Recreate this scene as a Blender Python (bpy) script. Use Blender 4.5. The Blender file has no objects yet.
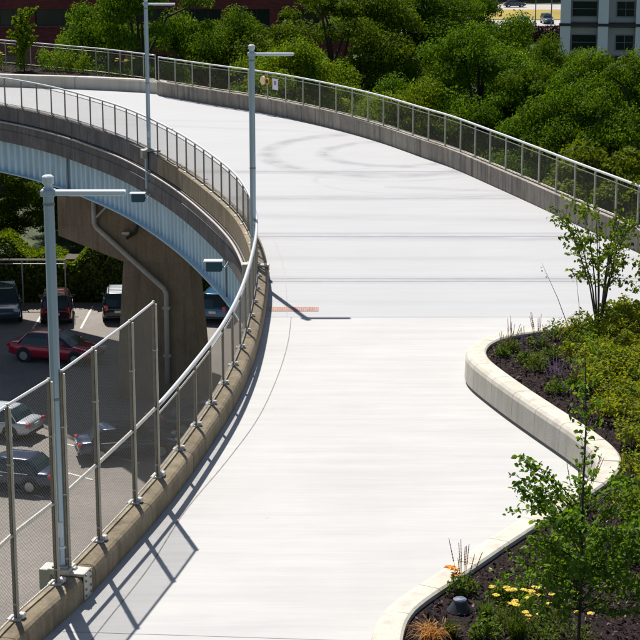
import bpy, math, random
import numpy as np
from mathutils import Vector
from mathutils.geometry import tessellate_polygon
random.seed(7)
scn = bpy.context.scene
COL = scn.collection
GZ = -13.5            # level of the car park below the walkway (walkway surface is z = 0)

# ------------------------------------------------------------------ materials
def new_mat(name):
    m = bpy.data.materials.new(name); m.use_nodes = True
    nt = m.node_tree; b = nt.nodes['Principled BSDF']
    return m, nt, b
def N(nt, t, **kw):
    n = nt.nodes.new(t)
    for k, v in kw.items(): setattr(n, k, v)
    return n
def mixc(nt, fac, a, b, mode='MIX'):
    n = nt.nodes.new('ShaderNodeMix'); n.data_type = 'RGBA'; n.blend_type = mode
    for s, v in ((n.inputs[0], fac), (n.inputs[6], a), (n.inputs[7], b)):
        if hasattr(v, 'is_linked') or hasattr(v, 'links'): nt.links.new(v, s)
        else: s.default_value = v if not isinstance(v, tuple) else (*v[:3], 1)
    return n.outputs[2]
def math_n(nt, op, a, b=None, c=None, clamp=False):
    n = nt.nodes.new('ShaderNodeMath'); n.operation = op; n.use_clamp = clamp
    for i, v in enumerate((a, b, c)):
        if v is None: continue
        if hasattr(v, 'links'): nt.links.new(v, n.inputs[i])
        else: n.inputs[i].default_value = v
    return n.outputs[0]
def noise(nt, scale, detail=4, rough=.55, stretch=(1, 1, 1), coord='Object'):
    tc = N(nt, 'ShaderNodeTexCoord'); mp = N(nt, 'ShaderNodeMapping')
    mp.inputs['Scale'].default_value = stretch
    nt.links.new(tc.outputs[coord], mp.inputs[0])
    n = N(nt, 'ShaderNodeTexNoise'); n.inputs['Scale'].default_value = scale
    n.inputs['Detail'].default_value = detail; n.inputs['Roughness'].default_value = rough
    nt.links.new(mp.outputs[0], n.inputs['Vector'])
    return n.outputs[0]
def ramp(nt, fac, lo, hi):
    n = N(nt, 'ShaderNodeMapRange'); n.inputs[1].default_value = lo; n.inputs[2].default_value = hi
    nt.links.new(fac, n.inputs[0]); return n.outputs[0]
def bump(nt, b, h, strength=.3, dist=.01):
    n = N(nt, 'ShaderNodeBump'); n.inputs['Strength'].default_value = strength; n.inputs['Distance'].default_value = dist
    nt.links.new(h, n.inputs['Height']); nt.links.new(n.outputs[0], b.inputs['Normal'])
def simple(name, col, rough=.6, metal=0., var=.0, scale=3, spec=.5, coat=0, stretch=(1, 1, 1), bmp=0):
    m, nt, b = new_mat(name)
    b.inputs['Roughness'].default_value = rough; b.inputs['Metallic'].default_value = metal
    b.inputs['Specular IOR Level'].default_value = spec
    b.inputs['Coat Weight'].default_value = coat
    if var:
        f = ramp(nt, noise(nt, scale, 5, .6, stretch), .3, .7)
        lo = tuple(c*(1-var) for c in col); hi = tuple(min(1, c*(1+var)) for c in col)
        nt.links.new(mixc(nt, f, lo, hi), b.inputs['Base Color'])
        if bmp: bump(nt, b, noise(nt, scale*6, 4), bmp)
    else: b.inputs['Base Color'].default_value = (*col, 1)
    return m
def concrete(name, a, b_, c, scale=1., streak=0., bmp=.4):
    m, nt, b = new_mat(name); b.inputs['Roughness'].default_value = .9; b.inputs['Specular IOR Level'].default_value = .2
    big = ramp(nt, noise(nt, .8*scale, 5, .65), .35, .68)
    fine = ramp(nt, noise(nt, 14*scale, 6, .7), .3, .7)
    col = mixc(nt, big, a, b_)
    col = mixc(nt, math_n(nt, 'MULTIPLY', fine, .45), col, c)
    if streak:
        s = ramp(nt, noise(nt, 3.2, 4, .6, (1, 1, .08)), .48, .72)
        s2 = ramp(nt, noise(nt, 9, 3, .6, (1, 1, .12)), .5, .75)
        col = mixc(nt, math_n(nt, 'MULTIPLY', s, streak), col, (.05, .045, .04))
        col = mixc(nt, math_n(nt, 'MULTIPLY', s2, streak*.4), col, (.5, .48, .44))
    nt.links.new(col, b.inputs['Base Color'])
    bump(nt, b, noise(nt, 22*scale, 5), bmp, .012)
    return m
def leaf_mat(name, dark, light, trans=.35, scale=1.2, hue=None):
    m, nt, b = new_mat(name)
    b.inputs['Roughness'].default_value = .7; b.inputs['Specular IOR Level'].default_value = .06
    at = N(nt, 'ShaderNodeAttribute', attribute_name='rnd')
    n1 = ramp(nt, noise(nt, scale, 3), .3, .7)
    f = math_n(nt, 'ADD', math_n(nt, 'MULTIPLY', n1, .5), math_n(nt, 'MULTIPLY', at.outputs['Fac'], .5))
    col = mixc(nt, f, dark, light)
    oi = N(nt, 'ShaderNodeObjectInfo')
    hs = N(nt, 'ShaderNodeHueSaturation')
    nt.links.new(math_n(nt, 'ADD', .488, math_n(nt, 'MULTIPLY', oi.outputs['Random'], .02)), hs.inputs['Hue'])
    nt.links.new(math_n(nt, 'ADD', .85, math_n(nt, 'MULTIPLY', oi.outputs['Random'], .3)), hs.inputs['Value'])
    nt.links.new(col, hs.inputs['Color']); col = hs.outputs[0]
    nt.links.new(col, b.inputs['Base Color'])
    tr = N(nt, 'ShaderNodeBsdfTranslucent')
    tc = N(nt, 'ShaderNodeHueSaturation'); tc.inputs['Hue'].default_value = .48; tc.inputs['Saturation'].default_value = 1.15; tc.inputs['Value'].default_value = 1.5
    nt.links.new(col, tc.inputs['Color']); nt.links.new(tc.outputs[0], tr.inputs['Color'])
    mx = N(nt, 'ShaderNodeMixShader'); mx.inputs[0].default_value = trans
    nt.links.new(b.outputs[0], mx.inputs[1]); nt.links.new(tr.outputs[0], mx.inputs[2])
    nt.links.new(mx.outputs[0], nt.nodes['Material Output'].inputs['Surface'])
    return m

M = {}
def deck_material():
    m, nt, b = new_mat('pale_deck_concrete'); b.inputs['Roughness'].default_value = .85; b.inputs['Specular IOR Level'].default_value = .25
    tc = N(nt, 'ShaderNodeTexCoord'); sp = N(nt, 'ShaderNodeSeparateXYZ'); nt.links.new(tc.outputs['Object'], sp.inputs[0])
    X, Y = sp.outputs[0], sp.outputs[1]
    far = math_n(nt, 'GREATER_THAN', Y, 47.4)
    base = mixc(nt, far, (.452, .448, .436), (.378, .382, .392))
    st = ramp(nt, noise(nt, 1.5, 6, .7, (.16, 1.9, 1)), .40, .66)
    st2 = ramp(nt, noise(nt, 5, 4, .6, (.12, 2.6, 1)), .42, .72)
    cl = ramp(nt, noise(nt, .28, 6, .65), .40, .70)
    col = mixc(nt, math_n(nt, 'MULTIPLY', st, .42), base, (.335, .335, .34))
    col = mixc(nt, math_n(nt, 'MULTIPLY', st2, .2), col, (.33, .33, .34))
    col = mixc(nt, math_n(nt, 'MULTIPLY', cl, .36), col, (.335, .33, .325))
    # faint tyre tracks left where carts turned, on the far half
    def arc(cx, cy, rx, ry, w, amt):
        nonlocal col
        dx = math_n(nt, 'DIVIDE', math_n(nt, 'SUBTRACT', X, cx), rx); dy = math_n(nt, 'DIVIDE', math_n(nt, 'SUBTRACT', Y, cy), ry)
        r = math_n(nt, 'SQRT', math_n(nt, 'ADD', math_n(nt, 'MULTIPLY', dx, dx), math_n(nt, 'MULTIPLY', dy, dy)))
        d = math_n(nt, 'ABSOLUTE', math_n(nt, 'SUBTRACT', r, 1.))
        k = math_n(nt, 'SUBTRACT', 1., math_n(nt, 'DIVIDE', d, w), clamp=True)
        gate = math_n(nt, 'LESS_THAN', X, cx+rx*.75)
        k = math_n(nt, 'MULTIPLY', math_n(nt, 'MULTIPLY', k, gate), ramp(nt, noise(nt, .9, 4), .3, .6))
        col = mixc(nt, math_n(nt, 'MULTIPLY', k, amt), col, (.23, .23, .24))
    arc(2.6, 77.6, 4.9, 6.2, .12, .85); arc(3.2, 77.6, 3.0, 3.6, .18, .85); arc(2.9, 77.4, 5.4, 7.2, .05, .35); arc(3.4, 70.5, 3.6, 3.2, .06, .3)
    def band(y0, w, amt, x0=-99, tilt=0.):
        nonlocal col
        yy_ = math_n(nt, 'ADD', Y, math_n(nt, 'MULTIPLY', X, tilt))
        d = math_n(nt, 'ABSOLUTE', math_n(nt, 'SUBTRACT', yy_, y0))
        k = math_n(nt, 'SUBTRACT', 1., math_n(nt, 'DIVIDE', d, w), clamp=True)
        k = math_n(nt, 'MULTIPLY', k, math_n(nt, 'GREATER_THAN', X, x0))
        k = math_n(nt, 'MULTIPLY', k, ramp(nt, noise(nt, .8, 4, .6, (.5, 2, 1)), .25, .6))
        col = mixc(nt, math_n(nt, 'MULTIPLY', k, amt), col, (.25, .25, .265))
    band(58.8, .9, .9, tilt=.03); band(52.1, .7, .85); band(66.3, .9, .8, tilt=-.04); band(72.4, .8, .75, tilt=.05); band(69.5, .5, .6, 2.5, .25); band(55.2, .6, .4); band(62.5, .9, .45, tilt=.1)
    band(49.2, .4, .2); band(84.5, .5, .35, tilt=.3); band(88, .4, .3, tilt=.1)
    # small dark spots
    vt = N(nt, 'ShaderNodeTexVoronoi'); vt.inputs['Scale'].default_value = .9; nt.links.new(tc.outputs['Object'], vt.inputs['Vector'])
    spot = math_n(nt, 'LESS_THAN', vt.outputs['Distance'], .035)
    col = mixc(nt, math_n(nt, 'MULTIPLY', spot, .35), col, (.3, .28, .26))
    # a fine grain of dirt
    gr = ramp(nt, noise(nt, 45, 3, .7), .45, .75)
    col = mixc(nt, math_n(nt, 'MULTIPLY', gr, .12), col, (.3, .29, .28))
    nt.links.new(col, b.inputs['Base Color'])
    bump(nt, b, noise(nt, 30, 4, .6, (.3, 2, 1)), .15, .006)
    return m
M['deck'] = deck_material()
M['curb'] = concrete('pale_curb_concrete', (.50, .47, .40), (.58, .55, .49), (.38, .335, .26), 1.2, .25, .25)
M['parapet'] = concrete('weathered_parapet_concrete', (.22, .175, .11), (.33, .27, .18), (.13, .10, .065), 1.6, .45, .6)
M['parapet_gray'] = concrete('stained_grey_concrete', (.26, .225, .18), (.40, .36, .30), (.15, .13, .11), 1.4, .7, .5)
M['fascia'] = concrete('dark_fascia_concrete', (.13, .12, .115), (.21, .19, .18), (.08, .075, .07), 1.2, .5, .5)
M['pier'] = concrete('brown_pier_concrete', (.21, .155, .10), (.31, .24, .165), (.14, .10, .07), .6, .35, .4)
M['joint'] = simple('joint_sealant', (.20, .19, .18), .9, var=.3, scale=6)
M['lightjoint'] = simple('pale_joint_sealant', (.31, .31, .33), .9, var=.15, scale=2, stretch=(1, 4, 1))
M['galv'] = simple('galvanised_steel', (.46, .43, .37), .42, .35, var=.14, scale=5)
M['rail'] = simple('bright_handrail_aluminium', (.55, .55, .55), .36, .35, var=.06, scale=4)
M['wire'] = simple('galvanised_wire', (.24, .215, .18), .5, .3)
M['postmetal'] = simple('weathered_post_metal', (.22, .19, .14), .5, .2, var=.25, scale=5)
M['pole'] = simple('pale_blue_pole_paint', (.36, .46, .54), .35, .25, var=.08, scale=2, stretch=(1, 1, .2))
M['lum'] = simple('luminaire_casing', (.62, .68, .74), .35, .2)
M['box'] = simple('teal_lamp_housing', (.03, .09, .13), .4, .1)
M['girder'] = simple('pale_blue_girder_paint', (.50, .66, .74), .55, 0, var=.14, scale=1.6, stretch=(1, 1, .22))
def stained(m, amt, colr, scale=2.2):
    nt = m.node_tree; b = nt.nodes['Principled BSDF']; src = b.inputs['Base Color'].links[0].from_socket
    f = ramp(nt, noise(nt, scale, 6, .7, (1, 1, .15)), .56, .74)
    nt.links.new(mixc(nt, math_n(nt, 'MULTIPLY', f, amt), src, colr), b.inputs['Base Color'])
stained(M['girder'], .5, (.20, .15, .11))
M['girder_edge'] = simple('pale_blue_flange_paint', (.42, .57, .64), .5, var=.1)
M['black'] = simple('black_rubber', (.015, .015, .015), .7)
M['pipe'] = simple('grey_drainpipe', (.42, .38, .35), .5, var=.15, scale=2)
M['asphalt'] = concrete('worn_car_park_asphalt', (.21, .19, .17), (.28, .255, .23), (.12, .11, .10), .35, 0, .3)
M['newasphalt'] = concrete('darker_asphalt', (.045, .045, .05), (.065, .065, .07), (.03, .03, .03), .35, 0, .3)
M['paint'] = simple('road_line_paint', (.6, .58, .52), .8, var=.2, scale=4)
M['grass'] = simple('rough_grass', (.035, .055, .015), .95, var=.5, scale=.6, bmp=.5)
M['drygrass'] = simple('dry_yellow_grass', (.26, .19, .02), .95, var=.3, scale=.05)
M['farpave'] = simple('far_concrete_pavement', (.34, .32, .30), .9, var=.1, scale=.2)
M['farroad'] = simple('far_asphalt', (.10, .10, .10), .9, var=.2, scale=.1)
M['brick'] = None
M['glass'] = simple('dark_window_glass', (.012, .018, .025), .12, 0, spec=.6)
M['rust'] = simple('rust_red_grate', (.36, .17, .13), .8, var=.35, scale=9)
M['white'] = simple('white_wall_paint', (.84, .85, .86), .7, var=.04, scale=1)
M['greywall'] = simple('warm_grey_cladding', (.42, .41, .41), .7, var=.05, scale=1)
M['dark'] = simple('dark_trim', (.025, .028, .035), .5)
M['frame'] = simple('window_frame_grey', (.20, .22, .24), .5)
M['sill'] = simple('dark_red_sill', (.14, .06, .06), .8)
M['bark'] = simple('brown_bark', (.055, .04, .03), .9, var=.4, scale=12, stretch=(1, 1, .2), bmp=.6)
M['bark_red'] = simple('thin_dark_bark', (.045, .03, .03), .85, var=.3, scale=15)
M['soil'] = simple('dark_mulch_soil', (.018, .012, .012), .98, spec=.1, var=.5, scale=9, bmp=1.)
M['orange'] = simple('orange_petals', (.85, .32, .02), .6)
M['yellow'] = simple('yellow_petals', (.62, .43, .008), .6, var=.12, scale=30)
M['purple'] = simple('purple_petals', (.28, .16, .34), .6)
M['pinkish'] = simple('dusky_pink_seed_heads', (.36, .20, .16), .7)
M['blade'] = leaf_mat('straw_orange_blades', (.35, .18, .05), (.62, .36, .12), .25)
M['signw'] = simple('white_sign_face', (.75, .70, .74), .6)
M['yel'] = simple('cream_yellow_disc', (.80, .62, .34), .5)
M['leafA'] = leaf_mat('broad_tree_leaves', (.012, .046, .002), (.135, .23, .010), .30, .5)
M['leafB'] = leaf_mat('light_tree_leaves', (.035, .09, .004), (.18, .28, .014), .33, .6)
M['leafY'] = leaf_mat('yellow_green_leaves', (.05, .09, .008), (.17, .24, .02), .33, .8)
M['leafS'] = leaf_mat('sapling_leaves', (.03, .08, .010), (.17, .27, .045), .36, 2)
M['leafG'] = leaf_mat('ground_cover_leaves', (.06, .10, .012), (.29, .33, .045), .38, 2.2)
M['leafP'] = leaf_mat('perennial_leaves', (.045, .085, .015), (.15, .22, .04), .3, 3)
M['leafH'] = leaf_mat('hedge_leaves', (.05, .09, .012), (.15, .23, .03), .38, .8)

def mulch_mat():
    m, nt, b = new_mat('shredded_mulch'); b.inputs['Roughness'].default_value = .9; b.inputs['Specular IOR Level'].default_value = .1
    at = N(nt, 'ShaderNodeAttribute', attribute_name='rnd')
    r = N(nt, 'ShaderNodeValToRGB'); nt.links.new(at.outputs['Fac'], r.inputs[0])
    e = r.color_ramp.elements; e[0].color = (.010, .006, .006, 1); e[1].color = (.34, .27, .26, 1)
    x = r.color_ramp.elements.new(.6); x.color = (.048, .026, .023, 1)
    x = r.color_ramp.elements.new(.9); x.color = (.12, .075, .07, 1)
    nt.links.new(r.outputs[0], b.inputs['Base Color']); return m
M['mulch'] = mulch_mat()
def brick_mat():
    m, nt, b = new_mat('dark_red_brick'); b.inputs['Roughness'].default_value = .9
    tc = N(nt, 'ShaderNodeTexCoord'); mp = N(nt, 'ShaderNodeMapping'); mp.inputs['Rotation'].default_value = (math.radians(90), 0, 0)
    nt.links.new(tc.outputs['Object'], mp.inputs[0])
    br = N(nt, 'ShaderNodeTexBrick'); br.inputs['Scale'].default_value = 1; br.inputs['Brick Width'].default_value = .4; br.inputs['Row Height'].default_value = .13
    br.inputs['Mortar Size'].default_value = .012
    br.inputs['Color1'].default_value = (.25, .032, .03, 1); br.inputs['Color2'].default_value = (.12, .022, .022, 1); br.inputs['Mortar'].default_value = (.14, .06, .055, 1)
    nt.links.new(mp.outputs[0], br.inputs['Vector'])
    f = ramp(nt, noise(nt, .5, 4), .3, .7)
    nt.links.new(mixc(nt, math_n(nt, 'MULTIPLY', f, .3), br.outputs[0], (.07, .015, .015)), b.inputs['Base Color'])
    return m
M['brick'] = brick_mat()
def carpaint(name, c):
    return simple(name, c, .22, .25, coat=.8)
M['car_red'] = carpaint('red_car_paint', (.42, .010, .045))
M['car_silver'] = carpaint('silver_car_paint', (.50, .53, .56))
M['car_white'] = carpaint('white_car_paint', (.75, .76, .78))
M['car_black'] = carpaint('black_car_paint', (.015, .015, .02))
M['car_navy'] = carpaint('navy_car_paint', (.02, .035, .09))
M['car_blue'] = carpaint('blue_car_paint', (.03, .12, .26))
M['car_slate'] = carpaint('slate_blue_car_paint', (.05, .09, .13))
M['car_maroon'] = carpaint('maroon_car_paint', (.06, .008, .012))
M['chrome'] = simple('bright_chrome', (.75, .77, .8), .15, 1.)
M['lens'] = simple('clear_headlight_lens', (.75, .8, .85), .1, .3, coat=1)
M['tail'] = simple('red_taillight_lens', (.55, .01, .01), .2, coat=1)
M['cabin'] = simple('tinted_car_glass', (.02, .04, .05), .16, 0, spec=.6)
M['rim'] = simple('alloy_rim', (.45, .46, .48), .35, .8)
M['plate'] = simple('number_plate', (.7, .7, .62), .5)

# ------------------------------------------------------------------ mesh helpers
class MB:
    def __init__(s): s.v = []; s.f = []
    def add(s, vs, fs):
        o = len(s.v); s.v += [tuple(v) for v in vs]; s.f += [tuple(i+o for i in f) for f in fs]; return s
    def box(s, c, size, rz=0, bev=0):
        hx, hy, hz = [k/2 for k in size]; ca, sa = math.cos(rz), math.sin(rz)
        def P(x, y, z): return (c[0]+x*ca-y*sa, c[1]+x*sa+y*ca, c[2]+z)
        b = min(bev, hx*.9, hy*.9, hz*.9)
        if b <= 0:
            vs = [P(x, y, z) for z in (-hz, hz) for x, y in ((-hx, -hy), (hx, -hy), (hx, hy), (-hx, hy))]
            return s.add(vs, [(3, 2, 1, 0), (4, 5, 6, 7), (0, 1, 5, 4), (1, 2, 6, 5), (2, 3, 7, 6), (3, 0, 4, 7)])
        rings = []
        for z, i in ((-hz, b), (-hz+b, 0), (hz-b, 0), (hz, b)):
            x, y = hx-i, hy-i
            rings.append([P(*q, z) for q in ((-x+b, -y), (x-b, -y), (x, -y+b), (x, y-b), (x-b, y), (-x+b, y), (-x, y-b), (-x, -y+b))])
        return s.loft(rings)
    def loft(s, rings, cap=True):
        n = len(rings[0]); vs = [p for r in rings for p in r]; fs = []
        for i in range(len(rings)-1):
            for j in range(n):
                k = (j+1) % n; fs.append((i*n+j, i*n+k, (i+1)*n+k, (i+1)*n+j))
        if cap: fs.append(tuple(range(n-1, -1, -1))); fs.append(tuple((len(rings)-1)*n+j for j in range(n)))
        return s.add(vs, fs)
    def tube(s, pts, r, n=8, cap=True):
        pts = [Vector(p) for p in pts]; rs = r if isinstance(r, (list, tuple)) else [r]*len(pts)
        rings = []; up0 = None
        for i, p in enumerate(pts):
            d = (pts[min(i+1, len(pts)-1)]-pts[max(i-1, 0)]).normalized()
            if up0 is None: up0 = Vector((0, 0, 1)) if abs(d.z) < .9 else Vector((1, 0, 0))
            a = d.cross(up0)
            if a.length < 1e-4: a = d.cross(Vector((0, 1, .3)))
            a.normalize(); b = a.cross(d).normalized(); up0 = b
            rings.append([tuple(p+(a*math.cos(t)+b*math.sin(t))*rs[i]) for t in [2*math.pi*(k+.5)/n for k in range(n)]])
        return s.loft(rings, cap)
    def lathe(s, c, prof, n=20):
        return s.loft([[(c[0]+r*math.cos(2*math.pi*k/n), c[1]+r*math.sin(2*math.pi*k/n), c[2]+z) for k in range(n)] for r, z in prof])
    def prism(s, poly, z0, z1):
        n = len(poly); tris = tessellate_polygon([[Vector((x, y, 0)) for x, y in poly]])
        vs = [(x, y, z1) for x, y in poly]+[(x, y, z0) for x, y in poly]
        fs = [tuple(t) for t in tris]+[tuple(i+n for i in reversed(t)) for t in tris]
        fs += [(i, (i+1) % n, (i+1) % n+n, i+n) for i in range(n)]
        return s.add(vs, fs)
    def sheet(s, poly, z):
        tris = tessellate_polygon([[Vector((x, y, 0)) for x, y in poly]])
        return s.add([(x, y, z) for x, y in poly], [tuple(t) for t in tris])
    def sweep(s, prof, path, cap=True):
        rings = [[(p[0]+n[0]*o, p[1]+n[1]*o, z) for o, z in prof] for p, n in zip(path, normals(path))]
        return s.loft(rings, cap)
    def build(s, name, mat, parent=None, smooth=False, label=None, origin=None):
        me = bpy.data.meshes.new(name)
        v = s.v
        if origin is not None: v = [(a-origin[0], b-origin[1], c-origin[2]) for a, b, c in v]
        me.from_pydata(v, [], s.f); me.materials.append(mat)
        import bmesh
        bm = bmesh.new(); bm.from_mesh(me); bmesh.ops.recalc_face_normals(bm, faces=bm.faces); bm.to_mesh(me); bm.free()
        if smooth: me.shade_smooth()
        o = bpy.data.objects.new(name, me); COL.objects.link(o)
        if origin is not None: o.location = origin
        if parent is not None: o.parent = parent
        if label: o['label'] = label
        return o
def build_each(mb, name, mat, parent):
    # every connected piece becomes a part of its own
    par = list(range(len(mb.v)))
    def find(i):
        while par[i] != i: par[i] = par[par[i]]; i = par[i]
        return i
    for f in mb.f:
        for k in f[1:]: par[find(k)] = find(f[0])
    groups = {}
    for f in mb.f: groups.setdefault(find(f[0]), []).append(f)
    out = []
    for fs in groups.values():
        ids = sorted({i for f in fs for i in f}); mp = {i: k for k, i in enumerate(ids)}
        m2 = MB(); m2.v = [mb.v[i] for i in ids]; m2.f = [tuple(mp[i] for i in f) for f in fs]
        out.append(m2.build(name, mat, parent))
    return out
def normals(path):
    out = []
    for i in range(len(path)):
        a = path[max(i-1, 0)]; b = path[min(i+1, len(path)-1)]
        dx, dy = b[0]-a[0], b[1]-a[1]; l = math.hypot(dx, dy) or 1
        out.append((dy/l, -dx/l))
    return out
def smooth_path(pts, step=.5):
    out = []
    P = [pts[0]]+list(pts)+[pts[-1]]
    for i in range(1, len(P)-2):
        p0, p1, p2, p3 = P[i-1], P[i], P[i+1], P[i+2]
        n = max(2, int(math.dist(p1, p2)/.25))
        for k in range(n):
            t = k/n
            out.append(tuple(.5*((2*p1[j])+(-p0[j]+p2[j])*t+(2*p0[j]-5*p1[j]+4*p2[j]-p3[j])*t*t+(-p0[j]+3*p1[j]-3*p2[j]+p3[j])*t**3) for j in (0, 1)))
    out.append(tuple(pts[-1]))
    for _ in range(3):
        out = [out[0]]+[tuple((out[i-1][j]+2*out[i][j]+out[i+1][j])/4 for j in (0, 1)) for i in range(1, len(out)-1)]+[out[-1]]
    return resample(out, step)
def cum(path):
    c = [0]
    for i in range(1, len(path)): c.append(c[-1]+math.dist(path[i], path[i-1]))
    return c
def at_s(path, c, s):
    s = max(0, min(c[-1], s))
    for i in range(1, len(path)):
        if c[i] >= s:
            t = (s-c[i-1])/max(1e-9, c[i]-c[i-1]); return tuple(path[i-1][j]+(path[i][j]-path[i-1][j])*t for j in (0, 1))
    return path[-1]
def resample(path, step):
    c = cum(path); n = max(1, round(c[-1]/step)); return [at_s(path, c, c[-1]*k/n) for k in range(n+1)]
def sub_path(path, s0, s1, step=.5):
    c = cum(path); n = max(1, math.ceil((s1-s0)/step)); return [at_s(path, c, s0+(s1-s0)*k/n) for k in range(n+1)]
def offset_path(path, o): return [(p[0]+n[0]*o, p[1]+n[1]*o) for p, n in zip(path, normals(path))]
def nearest_s(path, q):
    c = cum(path); k = min(range(len(path)), key=lambda i: math.dist(path[i], q)); return c[k]

def tag(o, label=None, cat=None, group=None, kind=None):
    if label: o['label'] = label
    if cat: o['category'] = cat
    if group: o['group'] = group
    if kind: o['kind'] = kind
    return o
def thing(name, label, cat, loc=(0, 0, 0), rz=0, group=None):
    o = bpy.data.objects.new(name, None); COL.objects.link(o); o.empty_display_size = .3
    o.location = loc; o.rotation_euler = (0, 0, rz)
    return tag(o, label, cat, group)
KIDS = {}
def copy_tree(o, parent=None):
    c = o.copy(); COL.objects.link(c); c.parent = parent
    for ch in [x for x in ALLCH.get(o.name, [])]: copy_tree(ch, c)
    return c
def index_children(o):
    for ch in [x for x in COL.objects if x.parent == o]:
        ALLCH.setdefault(o.name, []).append(ch); index_children(ch)
ALLCH = {}
def dup(o, loc, rz=0, sc=1, label=None, group=None):
    if o.name not in ALLCH: index_children(o)
    c = copy_tree(o); c.location = loc; c.rotation_euler = (0, 0, rz); c.scale = (sc, sc, sc) if not isinstance(sc, tuple) else sc
    if label: c['label'] = label
    if group: c['group'] = group
    return c

# ------------------------------------------------------------------ foliage helpers (numpy)
rng = np.random.default_rng(11)
def leaf_object(name, C, S, mat, parent=None, up=.5, asp=.55, outward=None, folded=False, label=None, droop=0.):
    C = np.asarray(C, float); n = len(C); S = np.broadcast_to(S, (n,)).astype(float)
    nrm = rng.normal(size=(n, 3)); nrm /= np.linalg.norm(nrm, axis=1)[:, None]
    nrm[:, 2] += up
    if outward is not None: nrm += outward
    nrm /= np.linalg.norm(nrm, axis=1)[:, None]+1e-9
    r = rng.normal(size=(n, 3)); u = np.cross(nrm, r); u /= np.linalg.norm(u, axis=1)[:, None]+1e-9
    w = np.cross(nrm, u)
    a = u*(S*.5)[:, None]; b = w*(S*asp*.5)[:, None]
    if folded:
        lift = nrm*(S*.10)[:, None]; dz = np.zeros((n, 3)); dz[:, 2] = -S*droop
        V = np.stack([C-a, C-a*.25+b+lift, C+a*.45+b*.8+lift, C+a+dz, C+a*.45-b*.8+lift, C-a*.25-b+lift], 1).reshape(-1, 3)
        k = np.arange(n)[:, None]*6
        F = np.concatenate([k+np.array([[0, 1, 2, 3]]), k+np.array([[0, 3, 4, 5]])], 1).reshape(-1, 4); nv = 6; nf = 2
    else:
        V = np.stack([C-a, C-b*1.0+a*.1, C+a, C+b+a*.1], 1).reshape(-1, 3)
        F = (np.arange(n)[:, None]*4+np.array([[0, 1, 2, 3]])); nv = 4; nf = 1
    me = bpy.data.meshes.new(name)
    me.vertices.add(len(V)); me.vertices.foreach_set('co', V.ravel().astype(np.float32))
    me.loops.add(F.size); me.loops.foreach_set('vertex_index', F.ravel().astype(np.int32))
    me.polygons.add(len(F)); me.polygons.foreach_set('loop_start', (np.arange(len(F))*4).astype(np.int32))
    me.update(calc_edges=True)
    at = me.attributes.new('rnd', 'FLOAT', 'POINT'); at.data.foreach_set('value', np.repeat(rng.random(n), nv).astype(np.float32))
    me.materials.append(mat)
    o = bpy.data.objects.new(name, me); COL.objects.link(o)
    if parent is not None: o.parent = parent
    if label: o['label'] = label
    return o

def make_tree(label, H, R, cb, leaf, nleaf, mat, seed, group=None, squash=1., nclump=120):
    """broadleaf tree, origin at its foot: tapered trunk with limbs, crown of leaf clumps"""
    global rng
    rng = np.random.default_rng(seed); rr = random.Random(seed)
    t = thing('broadleaf_tree', label, 'tree', group=group)
    mb = MB(); top = H*.86
    tp = [(rr.uniform(-.15, .15)*k, rr.uniform(-.15, .15)*k, top*k/6) for k in range(7)]
    mb.tube(tp, [H*.022*(1-.13*k) for k in range(7)], 8)
    ch = H-cb; cz = cb+ch*.5
    clumps = []
    for i in range(nclump):
        th = rr.uniform(0, 2*math.pi); u = rr.uniform(-1, 1); rad = rr.uniform(.35, 1)**.5
        wd = (1-abs(u)**2.4)**.5 if u > 0 else (1-abs(u)**4)**.5; x = wd*math.cos(th)*rad; y = wd*math.sin(th)*rad; z = u*(.45+.55*rad)
        taper = 1-.15*max(0, -z)
        lump = 1+.22*math.sin(3*th+seed)+.12*math.sin(5*th+2*seed+3*z)
        c = (x*R*taper*lump, y*R*taper*lump, cz+z*ch*.5*squash)
        clumps.append((c, R*rr.uniform(.09, .25)))
    for i, (c, r) in enumerate(clumps):
        if i % 4 == 0:
            z0 = max(cb*.7, min(top*.95, c[2]-rr.uniform(.15, .35)*ch)); k = z0/top*6; i0 = min(5, int(k))
            a = Vector(tp[i0]).lerp(Vector(tp[i0+1]), k-i0)
            b = Vector(c); m_ = a.lerp(b, .5)+Vector((0, 0, .08*ch))
            mb.tube([a, m_, b], [H*.008, H*.005, H*.002], 5)
    mb.build('trunk', M['bark'], t)
    W = np.array([r*r for c, r in clumps]); W /= W.sum()
    idx = rng.choice(len(clumps), nleaf, p=W)
    cc = np.array([c for c, r in clumps])[idx]; cr = np.array([r for c, r in clumps])[idx]
    d = rng.normal(size=(nleaf, 3)); d /= np.linalg.norm(d, axis=1)[:, None]
    d[:, 2] = np.where(d[:, 2] < -.25, -d[:, 2]*.6, d[:, 2])
    rad = cr*(.35+.8*rng.random(nleaf)**.7)
    C = cc+d*rad[:, None]*np.array([1.05, 1.05, .8])
    leaf_object('crown', C, leaf*(.6+.8*rng.random(nleaf)), mat, t, up=.4, outward=d*.9)
    return t

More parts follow.
